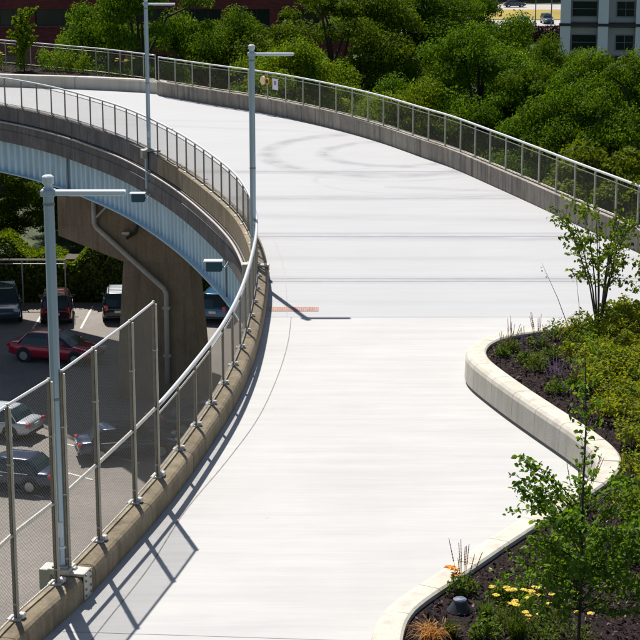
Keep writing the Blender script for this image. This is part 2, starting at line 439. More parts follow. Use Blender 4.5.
# ------------------------------------------------------------------ line work of the place
LEFT = smooth_path([(-6.4, 16), (-5.6, 21), (-4.85, 25.2), (-4.24, 27.4), (-3.78, 29.4), (-3.12, 32.6), (-2.58, 36.1), (-2.2, 39.1), (-1.97, 42), (-1.86, 44.6), (-1.81, 47.4), (-1.80, 49.9), (-1.87, 52.2), (-2.06, 54.8),
    (-2.35, 57.4), (-2.75, 60), (-3.3, 62.6), (-3.95, 65.2), (-4.76, 68.2), (-5.75, 71.5), (-7.1, 75.4), (-8.64, 79.3), (-10.4, 82.9), (-12.5, 86.7), (-14.9, 90.2), (-17.6, 93.2), (-21, 96.2), (-26, 99.5), (-34, 104)])
RIGHT = smooth_path([(13.2, 14), (13.2, 30), (12.9, 38), (12.1, 46), (11.0, 52.5), (9.75, 57.5), (8.75, 61.2), (7.7, 65.3), (6.55, 69.6), (5.35, 73.9), (4.25, 76.9), (2.85, 80.8), (1.2, 84.6), (-1.1, 89), (-3.35, 92.4), (-5.9, 95.6), (-9.0, 99.7)])
BACK = smooth_path([(-9.2, 101.2), (-12.4, 104.9), (-14.8, 107), (-17.9, 109.7), (-20.5, 111.8), (-28, 117), (-34, 120)])
PLANT = smooth_path([(13.0, 50.2), (8.47, 46.42), (6.31, 44.18), (5.45, 43.6), (4.5, 43.1), (3.95, 42.55), (3.55, 41.8), (3.42, 41.0), (3.47, 40.2), (4.0, 38.15), (4.56, 36.3), (5.0, 34.9), (5.3, 33.7), (5.32, 32.9), (5.05, 32.1), (4.5, 31.2), (3.85, 30.3),
    (2.83, 28.77), (1.76, 27.05), (1.12, 26.05), (.88, 25.5), (.76, 24.9), (.7, 24.2), (.55, 22), (.4, 18.5), (.3, 16)], .2)
FARPL = smooth_path([(-8.75, 99.9), (-9.6, 100.8), (-10.9, 101.5), (-13.5, 102.6), (-16.85, 103.5), (-20, 104.6), (-26, 107.5), (-34, 112)], .4)

# ------------------------------------------------------------------ setting
def struct(mb, name, mat, **k):
    o = mb.build(name, mat, **k); o['kind'] = 'structure'; return o
struct(MB().sheet([(-900, -150), (900, -150), (900, 1600), (-900, 1600)], GZ), 'ground', M['grass'])
struct(MB().sheet([(-70, 30), (6, 30), (6, 60), (2, 107), (-70, 107)], GZ+.008), 'car_park', M['asphalt'])
mb = MB()
for x in np.arange(-33, -2, 2.75):
    mb.box((x, 103.2, GZ+.018), (.12, 5.6, .006))
for k in range(9):
    mb.box((-19+k*2.9*.62, 66+k*2.9*.78, GZ+.020), (5.2, .12, .006), math.radians(142))
struct(mb, 'parking_lines', M['paint'])
struct(MB().sheet([(10, 312), (90, 312), (90, 338), (10, 338)], GZ+.02), 'far_road', M['farpave'])
struct(MB().sheet([(5, 340), (120, 340), (120, 366), (5, 366)], GZ+.03), 'dry_verge', M['drygrass'])
struct(MB().sheet([(5, 366.3), (120, 366.3), (120, 382), (5, 382)], GZ+.02), 'upper_road', M['farpave'])
struct(MB().sheet([(15, 262), (60, 262), (60, 274), (15, 274)], GZ+.03), 'near_verge', M['drygrass'])
struct(MB().sheet([(5, 285), (14, 285), (40, 420), (5, 420)], GZ+.01), 'far_parking', M['farpave'])

deckpoly = offset_path(LEFT, .1)+[(-34, 119)]+list(reversed(BACK[:-1]))+list(reversed(RIGHT))
mb = MB().prism(deckpoly, -1.25, 0.)
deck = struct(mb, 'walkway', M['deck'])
def left_x(Y): return min(LEFT, key=lambda p: abs(p[1]-Y))[0]
def right_x(Y): return min(RIGHT, key=lambda p: abs(p[1]-Y))[0]
def cross_joint(y0, w, mat, x1=None, name='expansion_joint', tilt=0.):
    a = left_x(y0)+.33; b = right_x(y0)-.1 if x1 is None else x1
    n = 24; P = [(a+(b-a)*k/n, y0+tilt*k/n) for k in range(n+1)]
    struct(MB().sheet([(x, y-w/2) for x, y in P]+[(x, y+w/2) for x, y in reversed(P)], .004), name, mat, parent=deck)
cross_joint(58.9, .24, M['lightjoint']); cross_joint(59.4, .06, M['lightjoint']); cross_joint(51.9, .12, M['lightjoint']); cross_joint(52.3, .10, M['lightjoint'])
cross_joint(47.4, .03, M['lightjoint']); cross_joint(66.2, .16, M['lightjoint']); cross_joint(72.6, .10, M['lightjoint'])
cross_joint(26.35, .018, M['lightjoint'], 1.0, tilt=-.4)
cj = smooth_path([(-4.05, 23), (-3.55, 26), (-2.95, 29), (-2.53, 31.9), (-1.9, 34.9), (-1.35, 38), (-1.0, 41.5), (-.82, 44.6), (-.78, 47.4)], .3)
struct(MB().sheet(offset_path(cj, -.011)+list(reversed(offset_path(cj, .011))), .0045), 'contraction_joint', M['joint'], parent=deck)
cj2 = smooth_path([(-.9, 47.4), (-.98, 51), (-1.2, 55), (-1.5, 58)], .3)
struct(MB().sheet(offset_path(cj2, -.01)+list(reversed(offset_path(cj2, .01))), .0055), 'contraction_joint', M['lightjoint'], parent=deck)

# ------------------------------------------------------------------ concrete parapets
def blocks(path, prof, mat, name, label, cat, pitch, gap=.02, core=None, coremat=None, partname='concrete_run'):
    t = thing(name, label, cat)
    L = cum(path)[-1]; mb = MB(); s = 0
    while s < L-.05:
        e = min(L, s+pitch); mb.sweep(prof, sub_path(path, s+gap/2, e-gap/2, .3)); s = e
    mb.build(partname, mat, t)
    if core: MB().sweep(core, path).build('joint_filler', coremat or M['joint'], t)
    return t
sF = nearest_s(LEFT, (-6.6, 74))
LPROF = [(.33, -.05), (.33, .33), (.30, .39), (.25, .42), (-.09, .42), (-.14, .38), (-.15, -.32), (.0, -.34)]
lp = blocks(sub_path(LEFT, 0, sF, .3), [(.33, -.05), (.33, .33), (.30, .39), (.25, .42), (-.09, .42), (-.14, .38), (-.15, -.32), (.0, -.34)], M['parapet'],
            'concrete_parapet', 'low weathered brown concrete parapet curving along the left edge of the walkway', 'parapet', 3.1,
            core=[(.31, -.05), (.31, .33), (.23, .40), (-.09, .40), (-.13, .36), (-.13, -.3)], partname='parapet_block')
rp_prof = [(0, -.05), (-.02, .70), (-.06, .75), (.30, .75), (.34, .70), (.34, -1.3), (.1, -1.3)]
rp = blocks(RIGHT, [(-o+.0 if False else o, z) for o, z in rp_prof], M['parapet_gray'], 'concrete_parapet',
            'waist-high stained grey concrete parapet along the far right edge of the walkway', 'parapet', 1.45, .025,
            core=[(.02, -.05), (.0, .68), (-.03, .73), (.28, .73), (.32, .68), (.32, -1.28), (.12, -1.28)], partname='parapet_block')

mb = MB(); s_ = sF  # far blocks get darker concrete: shade of the outer face put into the colour
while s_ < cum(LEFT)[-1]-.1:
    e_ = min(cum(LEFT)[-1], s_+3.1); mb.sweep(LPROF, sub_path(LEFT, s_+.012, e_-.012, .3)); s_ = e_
mb.build('shade_toned_parapet_block', M['fascia'], lp, label='far parapet blocks, coloured darker for the shade on their outer face'); 
# bridge side: fascia, conduit, corrugated girder (thing: elevated bridge)
br = thing('bridge', 'elevated bridge with dark concrete edge beam over a pale blue corrugated steel girder', 'bridge')
fb = smooth_path(LEFT, .5)
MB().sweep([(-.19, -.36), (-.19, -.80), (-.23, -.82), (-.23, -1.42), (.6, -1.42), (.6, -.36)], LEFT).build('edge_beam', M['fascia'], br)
MB().tube([(p[0], p[1], -.42) for p in offset_path(LEFT, -.26)], .045, 6).build('conduit', M['pipe'], br)
sg0 = nearest_s(LEFT, (-1.87, 52)); L = cum(LEFT)[-1]
def corr(path_s0, path_s1, base, z0, z1):
    P = sub_path(LEFT, path_s0, path_s1, .62/8); Nn = normals(P); mb = MB(); rings = []
    for i, (p, n) in enumerate(zip(P, Nn)):
        k = i % 8; a = (0, .0, .0, .15, .15, .15, .15, 0)[k]
        rings.append([(p[0]+n[0]*(base+a+o), p[1]+n[1]*(base+a+o), z) for o, z in ((0, z0), (0, z1), (.03, z1), (.03, z0))])
    mb.loft(rings); return mb
corr(sg0-40, L, .08, -3.02, -1.42).build('girder_web', M['girder'], br)
P = sub_path(LEFT, sg0-40, L, .5)
MB().sweep([(-.12, -3.02), (-.12, -3.08), (.42, -3.08), (.42, -3.02)], P).build('bottom_flange', M['girder_edge'], br)
for k, q in enumerate([(-12.2, 86.2), (-3.4, 62.9), (-20, 95.4)]):
    s = nearest_s(LEFT, q); pp = sub_path(LEFT, s, s+.16, .16)
    MB().sweep([(.02, -3.0), (.02, -1.44), (.07, -1.44), (.07, -3.0)], pp).build('stiffener', M['frame'], br)
MB().sweep([(0, -3.05), (0, -1.25), (.06, -1.25), (.06, -3.05)], smooth_path(offset_path(RIGHT, -1.2), .8)).build('girder_web', M['girder'], br)

# pier
pr_ = thing('bridge_pier', 'brown concrete hammerhead pier standing in the car park under the bridge', 'pier', (-7.8, 87.0, GZ), math.radians(-10))
def poly_extrude(poly, y0, y1, mb=None):    # poly in x,z
    mb = mb or MB(); n = len(poly)
    vs = [(x, y0, z) for x, z in poly]+[(x, y1, z) for x, z in poly]
    tr = tessellate_polygon([[Vector((x, z, 0)) for x, z in poly]])
    fs = [tuple(t) for t in tr]+[tuple(i+n for i in reversed(t)) for t in tr]+[(i, (i+1) % n, (i+1) % n+n, i+n) for i in range(n)]
    return mb.add(vs, fs)
zt = -3.09-GZ; zc = -6.55-GZ
poly_extrude([(-4.9, zt), (-4.9, zt-2.3), (-1.72, zc), (1.72, zc), (4.6, zt-2.0), (5.6, zt)], -1.15, 1.15).build('pier_cap', M['pier'], pr_)
MB().loft([[(sx*w, sy*d, z) for sx, sy in ((-1, -1), (1, -1), (1, 1), (-1, 1))] for w, d, z in ((2.15, 1.35, 0), (1.66, 1.05, zc-.01))]).build('pier_column', M['pier'], pr_)
yy = -1.32
MB().tube([(-3.0, yy, zt), (-3.0, yy, zt-1.6), (-2.9, yy, zt-1.8), (.42, yy-.02, zc-1.25), (.55, yy-.04, zc-1.5), (.55, yy-.12, zc-6.0)], .13, 10).build('drainpipe', M['pipe'], pr_, smooth=True)
mb = MB()
for x, z in ((-1.4, zc+1.45), (.55, zc-2.2), (.55, zc-4.6)): mb.box((x, yy+.0, z), (.36, .34, .14), 0)
mb.tube([(-2.1, yy+.1, zt), (-2.2, yy, zt-.6), (-2.9, yy, zt-1.3)], .07, 6)
build_each(mb, 'pipe_bracket', M['pipe'], pr_)
MB().tube([(.2-.9, yy+.1, zt), (-.75, yy, zt-1.4), (-.95, yy, zt-2.0), (-1.4, yy, zt-2.3)], .07, 6).build('black_hose', M['black'], pr_)

# ------------------------------------------------------------------ railings
def wires(mb, a, b, z0, z1, pitch, r, na=(0, 0)):
    """chain-link between two plan points, real wires in two diagonals"""
    W = math.dist(a, b); H = z1-z0
    dx, dy = (b[0]-a[0])/W, (b[1]-a[1])/W; nx, ny = dy, -dx
    def P(s, z, o): return (a[0]+dx*s+nx*o, a[1]+dy*s+ny*o, z0+z)
    k = -H
    while k < W:
        for sgn in (1, -1):
            s0, s1 = max(0, k), min(W, k+H)
            if s1-s0 < .02: continue
            za, zb = s0-k, s1-k
            if sgn < 0: za, zb = H-za, H-zb
            o = .003*sgn
            p, q = P(s0, za, o), P(s1, zb, o)
            d = r
            t3 = [(0, d), (d*.87, -d*.5), (-d*.87, -d*.5)]
            vs = []
            for w in (p, q):
                for u, v in t3: vs.append((w[0]+nx*u, w[1]+ny*u, w[2]+v*1.41))
            mb.add(vs, [(0, 1, 4, 3), (1, 2, 5, 4), (2, 0, 3, 5)])
        k += pitch
def railing(name, label, path, z0, h, spacing, pitch, wr, s0=0, s1=None, clamp=True, pm='galv', postw=.055):
    L = cum(path)[-1]; s1 = L if s1 is None else s1
    c = cum(path); n = max(1, round((s1-s0)/spacing)); step = (s1-s0)/n
    t = thing(name, label, 'railing')
    posts = [at_s(path, c, s0+k*step) for k in range(n+1)]
    nn = normals(path)
    fine = sub_path(path, s0, s1, .35)
    MB().tube([(p[0], p[1], z0+h) for p in fine], .045, 8).build('handrail', M['rail'], t, smooth=True)
    mb = MB(); mb.tube([(p[0], p[1], z0+h-.17) for p in fine], .018, 6)
    mb.tube([(p[0], p[1], z0+.09) for p in fine], .02, 6); build_each(mb, 'thin_rail', M['galv'], t)
    for k, p in enumerate(posts):
        q = posts[min(k+1, n)]; w = posts[max(k-1, 0)]; a = math.atan2(q[1]-w[1], q[0]-w[0])
        MB().box((0, 0, h/2-.02), (postw*.8, postw, h-.05), a).build('post', M[pm], t, origin=None).location = (p[0], p[1], z0)
        if clamp:
            m2 = MB().box((0, 0, .012), (.17, .22, .022), a, .004)
            m2.box((math.sin(a)*.09, -math.cos(a)*.09, .05), (.10, .08, .06), a, .01)
            m2.tube([(math.cos(a)*.055, math.sin(a)*.055, .02), (math.cos(a)*.055, math.sin(a)*.055, .05)], .014, 6)
            m2.build('base_clamp', M['rail'], t).location = (p[0], p[1], z0)
        if k < n:
            mb = MB(); wires(mb, p, posts[k+1], z0+.10, z0+h-.17, pitch, wr); mb.build('mesh_panel', M['wire'], t)
    return t
cL = cum(LEFT)
sJ = nearest_s(LEFT, (-3.09, 32.6))            # where the tall fence ends and the railing begins
railing('railing', 'long curving galvanised mesh railing with a bright handrail on the left parapet', LEFT, .42, 1.37, 1.62, .062, .0017, sJ+.12, nearest_s(LEFT, (-26, 99.5)), pm='postmetal')
rmid = offset_path(RIGHT, .12)
railing('railing', 'galvanised mesh railing on top of the stained grey parapet along the right edge, trees behind', rmid, .75, 1.32, 1.72, .07, .0018, nearest_s(rmid, (13, 38)), cum(rmid)[-1], clamp=False)
railing('railing', 'mesh railing behind the far planting bed in front of the red brick building', BACK, .62, 1.42, 1.15, .075, .0018, 0, None, clamp=False)
# step post where the two far railings meet
# tall chain-link fence
tf = thing('chain_link_fence', 'tall galvanised chain-link fence on the near left parapet', 'fence')
sN = [sJ, sJ-1.55, sJ-3.3, None, None]
FP = [(-3.12, 32.55), (-3.43, 31.0), (-3.80, 29.25), (-4.12, 27.95), (-4.32, 27.15), (-4.68, 25.75), (-5.0, 24.3), (-5.3, 22.8), (-5.6, 21.2)]
FP = [at_s(LEFT, cL, nearest_s(LEFT, p)) for p in FP]
HT = 3.42
for i, p in enumerate(FP):
    q = FP[min(i+1, len(FP)-1)]; w = FP[max(i-1, 0)]; a = math.atan2(q[1]-w[1], q[0]-w[0])
    o = MB().tube([(0, 0, 0), (0, 0, HT)], .030, 10).build('post', M['postmetal'], tf, smooth=False); o.location = (p[0], p[1], .42)
    mb = MB().box((.047, -.01, HT*.5), (.035, .05, HT-.06), 0)
    mb.tube([(0, 0, HT+.001), (0, 0, HT+.03)], [.036, .025], 10)
    for z in (.25, 1.36, 2.5): mb.box((.02, 0, z), (.10, .075, .03), 0, .006)
    o2 = mb.build('post_bracket', M['galv'], tf); o2.location = (p[0], p[1], .42)
    mb = MB().box((.0, 0, .015), (.20, .22, .03), a, .005); mb.box((.10*abs(math.sin(a)), -.10*math.cos(a), .05), (.12, .10, .08), a, .012)
    o3 = mb.build('base_clamp', M['rail'], tf); o3.location = (p[0], p[1], .42)
for i in range(len(FP)-1):
    if i == 3: continue     # gap filled by the lamp post
    a, b = FP[i], FP[i+1]
    mb = MB(); wires(mb, a, b, .50, .42+HT, .062, .0021); mb.build('chain_link_panel', M['wire'], tf)
    MB().tube([(*a, .42+HT), (*b, .42+HT)], .024, 8).build('top_rail', M['rail'], tf); MB().tube([(*a, .50), (*b, .50)], .018, 8).build('bottom_rail', M['galv'], tf)
    MB().tube([(*a, .42+1.37), (*b, .42+1.37)], .036, 8).build('handrail', M['galv'], tf)

# ------------------------------------------------------------------ lamp posts
def lamp_post(q, label, big=False):
    s = nearest_s(LEFT, q); p = at_s(LEFT, cL, s); p2 = at_s(LEFT, cL, s+.3); a = math.atan2(p2[1]-p[1], p2[0]-p[0])
    nx, ny = math.sin(a), -math.cos(a)        # towards the walkway
    bx, by = p[0]-nx*.10, p[1]-ny*.10
    t = thing('street_lamp', label, 'street lamp', (bx, by, .42), 0, 'lamp posts along the left edge of the walkway')
    MB().lathe((0, 0, 0), [(.085, .1), (.085, 6.30)], 8).build('pole', M['pole'], t)
    MB().lathe((0, 0, 6.30), [(.065, 0), (.065, .05), (.095, .06), (.095, .17), (.07, .19)], 8).build('pole_cap', M['lum'], t)
    mb = MB().box((0, 0, 6.22), (.24, .20, .10), 0, .015); mb.build('arm_collar', M['pole'], t)
    MB().box((0, -.083, .75), (.10, .02, .26), 0, .006).build('access_cover', M['lum'], t)
    for z_ in (.42, 2.9, 6.02): MB().lathe((0, 0, z_), [(.088, 0), (.094, .008), (.094, .035), (.088, .043)], 12).build('pole_band', M['frame'] if z_ > 1 else M['lum'], t)
    arm = MB().box((.60, 0, 6.22), (1.22, .17, .075), 0, .012).build('arm', M['lum'], t)
    MB().box((.72, 0, 6.177), (.8, .12, .012), 0).build('lamp_lens', M['lens'], arm)
    mb = MB().box((0, 0, .055), (.36, .38, .10), a, .012); mb.box((0, 0, .12), (.26, .26, .03), a, .008)
    mb.box((nx*.44, ny*.44, -.17), (.34, .022, .46), a, .004)
    mb.box((nx*.26, ny*.26, .03), (.34, .34, .05), a, .008)
    mb.build('base_bracket', M['galv'], t)
    m2 = MB()
    for u in (-.11, .11):
        for z in (-.33, -.22, -.08, .02): m2.box((nx*.46+math.cos(a)*u, ny*.46+math.sin(a)*u, z), (.03, .03, .03), a)
    build_each(m2, 'bolt', M['frame'], t)
    m3 = MB().box((-nx*.24, -ny*.24, -.10), (.34, .20, .36), a, .01); m3.build('junction_box', M['galv'], t)
    MB().box((-nx*.13, -ny*.13, -.85), (.20, .09, 1.5), a, .01).build('conduit_cover', M['pole'], t)
    return t
lamp_post((-4.22, 27.55), 'nearest lamp post, pale blue pole between two sections of the chain-link fence').scale = (1, 1, 1.015)
lamp_post((-1.9, 52.0), 'middle lamp post, pale blue pole whose shadow crosses the rust-red grate')
lamp_post((-7.1, 75.3), 'farthest lamp post, pale blue pole reaching the top of the picture').scale = (1, 1, .985)

def flood(q, z, label):
    s = nearest_s(LEFT, q); p = at_s(LEFT, cL, s); p2 = at_s(LEFT, cL, s+.3); a = math.atan2(p2[1]-p[1], p2[0]-p[0])
    nx, ny = math.sin(a), -math.cos(a)
    t = thing('floodlight', label, 'floodlight', (p[0]-nx*.24, p[1]-ny*.24, z), 0, 'floodlights hung off the bridge edge')
    MB().box((-.48, -.1, 0), (.56, .34, .34), 0, .03).build('lamp_housing', M['box'], t)
    MB().box((-.50, -.1, .195), (.66, .42, .04), 0, .01).build('top_plate', M['lum'], t)
    MB().tube([(-.2, -.05, -.02), (-.1, -.12, -.05), (.02, 0, .12), (nx*.1, ny*.1, .2)], .035, 8).build('bracket_arm', M['lum'], t, smooth=True)
flood((-7.0, 75.2), -1.45, 'dark teal floodlight box under the farthest lamp post, against the blue girder')
flood((-3.0, 61.0), -1.45, 'dark teal floodlight box hung beside the blue car, right of the pier')

# ------------------------------------------------------------------ rust-red grate, sign and lamp on the far railing
t = thing('drain_grate', 'rust-red slotted drain grate set in the walkway, crossed by a lamp post shadow', 'grate', (-.72, 48.3, .004))
MB().box((0, 0, .004), (1.36, .5, .006)).build('grate_frame', M['rust'], t)
mb = MB()
for i in range(22):
    for j in (-1, 0, 1): mb.box((-.62+i*.059, j*.15, .009), (.026, .11, .005))
mb.build('slot', M['parapet_gray'], t)
s = nearest_s(rmid, (-2.9, 91.8)); cR = cum(rmid)
p = at_s(rmid, cR, s); p2 = at_s(rmid, cR, s-1); a = math.atan2(p2[1]-p[1], p2[0]-p[0])
def rail_pt(px, Y=None):
    return min(rmid, key=lambda q: abs(320+1800*q[0]/(q[1]*.9716+2.5)-px))
q = rail_pt(266); t = thing('railing_lamp', 'small round cream reflector fixed to the far railing behind the middle lamp post', 'reflector', (q[0]-.05, q[1]-.12, 1.66), a)
MB().tube([(0, -.02, 0), (0, -.09, 0)], .22, 16).build('disc', M['yel'], t)
MB().tube([(.36, 0, -.02), (.36, -.05, -.02)], .17, 14).build('rim_ring', M['orange'], t); MB().tube([(.36, -.05, -.02), (.36, -.07, -.02)], .11, 14).build('dark_lens', M['black'], t)
q = rail_pt(277); t = thing('notice_sign', 'small white notice sign tied to the far railing', 'sign', (q[0], q[1]-.08, 1.55), a)
MB().box((0, -.03, 0), (.50, .02, .56), 0, .004).build('sign_panel', M['signw'], t)
MB().box((0, -.043, .06), (.2, .006, .2), 0).build('sign_symbol', M['purple'], t)

# ------------------------------------------------------------------ planters
cprof = [(-.07, -.02), (-.07, .075), (.015, .08), (.0, .56), (-.03, .64), (-.09, .69), (-.16, .70), (-.44, .70), (-.48, .67), (-.50, .3), (-.50, -.02)]
blocks(PLANT, cprof, M['curb'], 'planter_curb', 'pale concrete block curb edging the planting beds on the right in a wavy line', 'planter curb', 1.22, .014,
       core=[(-.09, -.02), (-.09, .12), (-.02, .13), (-.02, .55), (-.11, .67), (-.42, .68), (-.48, .62), (-.48, -.02)], partname='curb_block')
blocks(FARPL, [(-o, z) for o, z in [(.02, -.02), (.0, .60), (-.06, .68), (-.44, .70), (-.5, .66), (-.5, -.02)]], M['curb'], 'planter_curb', 'pale concrete curb edging the far planting bed beside the left railing', 'planter curb', 6., .03,
       core=[(.0, -.02), (.02, .58), (.1, .66), (.42, .68), (.48, -.02)], partname='curb_block')
bed = offset_path(PLANT, -.4)+[(13.1, 15.9), (13.1, 50)]
struct(MB().sheet(bed, .60), 'planting_bed', M['soil'])
bedfar = offset_path(FARPL, .4)+list(reversed(offset_path(BACK, -.05)))
struct(MB().sheet(bedfar, .60), 'planting_bed', M['soil'])
def inside(poly, x, y):
    c = False; n = len(poly)
    for i in range(n):
        x1, y1 = poly[i]; x2, y2 = poly[i-1]
        if (y1 > y) != (y2 > y) and x < (x2-x1)*(y-y1)/(y2-y1)+x1: c = not c
    return c
bed_in = offset_path(PLANT, -.55)+[(13.1, 15.9), (13.1, 50)]
def scatter(n, test, box, poly=None):
    poly = poly or bed_in
    out = []; tries = 0
    while len(out) < n and tries < n*60:
        tries += 1; x = random.uniform(box[0], box[2]); y = random.uniform(box[1], box[3])
        if inside(poly, x, y) and test(x, y): out.append((x, y))
    return out
# mulch chips
pts = scatter(36000, lambda x, y: True, (.3, 21, 9.5, 46.5))
C = np.array([(x, y, .605+random.random()*.05) for x, y in pts])
o = leaf_object('mulch', C, .035+.09*rng.random(len(C))**2, M['mulch'], up=1.0, asp=.38); o['kind'] = 'stuff'
pts = scatter(3000, lambda x, y: True, (-30, 99, -9, 118), bedfar)
C = np.array([(x, y, .61+random.random()*.03) for x, y in pts])
o = leaf_object('mulch', C, .08+.12*rng.random(len(C)), M['mulch'], up=2, asp=.4); o['kind'] = 'stuff'

# dense low ground cover on the right of the bed: mounds of leaves nobody could count
def cover_edge(y):
    K = [(20, 99), (26.6, 99), (27.1, 5.6), (30, 5.5), (32.2, 5.9), (33.2, 6.1), (34.5, 6.1), (36, 5.95), (38, 5.85), (40, 6.0), (42, 6.2), (43.4, 6.6), (45, 7.6), (47, 8.6)]
    for (a, b), (c, d) in zip(K, K[1:]):
        if a <= y <= c: return b+(d-b)*(y-a)/(c-a)
    return 99
from mathutils import noise as mn
def mound(x, y):
    return max(0, .30+.42*mn.noise(Vector((x*1.1, y*1.1, 3)))+.40*mn.noise(Vector((x*3.1, y*3.1, 8))))
pts = scatter(95000, lambda x, y: x > cover_edge(y)+.35*math.sin(y*3.1)+.2*math.sin(y*7) and mound(x, y) > random.random()*.22, (5.0, 26.6, 10.5, 49.0))
C = np.array([(x, y, .62+max(.04, mound(x, y)+.12)*random.random()**.45) for x, y in pts])
rng = np.random.default_rng(5)
o = leaf_object('ground_cover', C, .045+.06*rng.random(len(C)), M['leafG'], up=1.1, asp=.6, folded=True); o['kind'] = 'stuff'
# looser mixed perennial foliage (darker) between
pts = scatter(6000, lambda x, y: x > cover_edge(y)+.1 and mn.noise(Vector((x*.9, y*.9, 5))) > .1, (5.4, 28, 11.5, 48))
C = np.array([(x, y, .64+.6*random.random()**.7) for x, y in pts])
o = leaf_object('ground_cover', C, .07+.08*rng.random(len(C)), M['leafS'], up=.8, asp=.5, folded=True); o['kind'] = 'stuff'

# ------------------------------------------------------------------ single plants
def blade_mesh(name, n, h, spread, mat, parent, w=.012, seed=0, arch=.5, z=0):
    rr = random.Random(seed); mb = MB()
    for i in range(n):
        th = rr.uniform(0, 6.283); L = h*rr.uniform(.6, 1.1); sp = spread*rr.uniform(.3, 1); bx, by = rr.gauss(0, spread*.18), rr.gauss(0, spread*.18)
        ww = w*rr.uniform(.6, 1.3); px, py = -math.sin(th)*ww, math.cos(th)*ww; vs = []
        for k in range(5):
            t = k/4; rad = sp*t**1.4; zz = z+L*(t-arch*t*t*t*.7); f = 1-t*.85
            x, y = bx+math.cos(th)*rad, by+math.sin(th)*rad
            vs += [(x-px*f, y-py*f, zz), (x+px*f, y+py*f, zz)]
        mb.add(vs, [(2*k, 2*k+1, 2*k+3, 2*k+2) for k in range(4)])
    return mb.build(name, mat, parent)
def bush_leaves(n, rx, h, seed, z=0., base=.2):
    r = np.random.default_rng(seed); d = r.normal(size=(n, 3)); d /= np.linalg.norm(d, axis=1)[:, None]; d[:, 2] = abs(d[:, 2])
    rad = r.random(n)**.45
    lump = 1+.25*np.sin(d[:, 0]*7+seed)*np.sin(d[:, 1]*6)
    return np.stack([d[:, 0]*rad*rx*lump, d[:, 1]*rad*rx*lump, z+h*(base*r.random(n)+(1-base)*d[:, 2]*rad*lump)], 1)
def plant(kind, x, y, label, group=None, sc=1., z=.6, seed=None):
    global rng
    seed = seed if seed is not None else random.randrange(9999)
    rng = np.random.default_rng(seed); rr = random.Random(seed)
    sc *= 1.25
    names = {'sage': 'sage_plant', 'yarrow': 'yarrow_plant', 'grass': 'grass_tuft', 'straw': 'straw_grass', 'bushy': 'small_shrub', 'orange': 'orange_flower', 'tall': 'tall_perennial'}
    t = thing(names[kind], label, {'grass': 'grass tuft', 'straw': 'grass tuft', 'orange': 'flower', 'bushy': 'shrub'}.get(kind, 'plant'), (x, y, z), rr.uniform(0, 6), group)
    if kind == 'sage':
        leaf_object('foliage', bush_leaves(260, .24*sc, .26*sc, seed), .05+.05*rng.random(260), M['leafP'], t, up=.8, asp=.45, folded=True)
        
        for k in range(9):
            th = rr.uniform(0, 6.28); r = rr.uniform(.02, .16)*sc; e = (math.cos(th)*r*1.9, math.sin(th)*r*1.9, rr.uniform(.45, .68)*sc)
            b = (math.cos(th)*r*.6, math.sin(th)*r*.6, .1); MB().tube([b, e], .0035, 4).build('stem', M['leafP'], t)
            B_, E_ = Vector(b), Vector(e)
            MB().tube([B_.lerp(E_, .52+.5*q/14) for q in range(15)], [(.005 if q % 2 else .014-.0006*q) for q in range(15)], 5).build('flower_spike', M['purple'] if seed % 3 else M['pinkish'], t)
    elif kind == 'yarrow':
        leaf_object('foliage', bush_leaves(220, .20*sc, .26*sc, seed), .04+.05*rng.random(220), M['leafP'], t, up=.6, asp=.3)
        for k in range(3):
            th = rr.uniform(0, 6.28); r = rr.uniform(.08, .34)*sc; e = (math.cos(th)*r, math.sin(th)*r, rr.uniform(.34, .46)*sc)
            MB().tube([(e[0]*.3, e[1]*.3, .05), e], .005, 4).build('stem', M['leafP'], t)
            hd = MB()
            for q in range(26):
                fs = max(.6, sc*.55); a, rr2 = rr.uniform(0, 6.28), .075*fs*math.sqrt(rr.random()); hd.lathe((e[0]+math.cos(a)*rr2, e[1]+math.sin(a)*rr2, e[2]-rr2*.2), [(.010*fs, -.008), (.024*fs, 0), (.012*fs, .010*fs)], 6)
            hd.build('flower_head', M['yellow'], t)
    elif kind == 'grass':
        blade_mesh('blades', 150, .42*sc, .24*sc, M['leafP'], t, .008, seed, .35)
    elif kind == 'straw':
        blade_mesh('blades', 130, .42*sc, .42*sc, M['blade'], t, .009, seed, 1.0)
    elif kind == 'bushy':
        leaf_object('foliage', bush_leaves(380, .26*sc, .40*sc, seed), .04+.05*rng.random(380), M['leafP'], t, up=.6, asp=.5, folded=True)
    elif kind == 'tall':
        leaf_object('foliage', bush_leaves(500, .35*sc, 1.0*sc, seed, 0, .7), .10+.10*rng.random(500), M['leafB'], t, up=.2, asp=.35)
    elif kind == 'orange':
        mb = MB()
        for k in range(4):
            th = k*1.6; e = (math.cos(th)*.07, math.sin(th)*.07, .30+.04*k)
            for q in range(6):
                a = q*1.047; mb.add([(e[0], e[1], e[2]), (e[0]+math.cos(a-.4)*.06, e[1]+math.sin(a-.4)*.06, e[2]+.03), (e[0]+math.cos(a)*.10, e[1]+math.sin(a)*.10, e[2]+.015), (e[0]+math.cos(a+.4)*.06, e[1]+math.sin(a+.4)*.06, e[2]+.03)], [(0, 1, 2, 3)])
        mb.build('petals', M['orange'], t)
        MB().tube([(0, 0, 0), (.02, 0, .32)], .006, 5).build('stem', M['leafP'], t)
    return t
plant('sage', 4.51, 41.5, 'sage plant with dusky spikes at the very tip of the planting bed', seed=3)
plant('sage', 4.78, 40.4, 'sage plant next to the long edge of the curb, second from the bed tip', seed=4)
plant('sage', 5.25, 41.9, 'sage plant in the middle of the far side of the bed tip', seed=9)
plant('bushy', 4.97, 39.75, 'low leafy shrub in bare mulch, nearest the front curb of the bed tip', seed=5)
plant('sage', 5.4, 40.8, 'sage plant in the centre of the bare mulch triangle', seed=6)
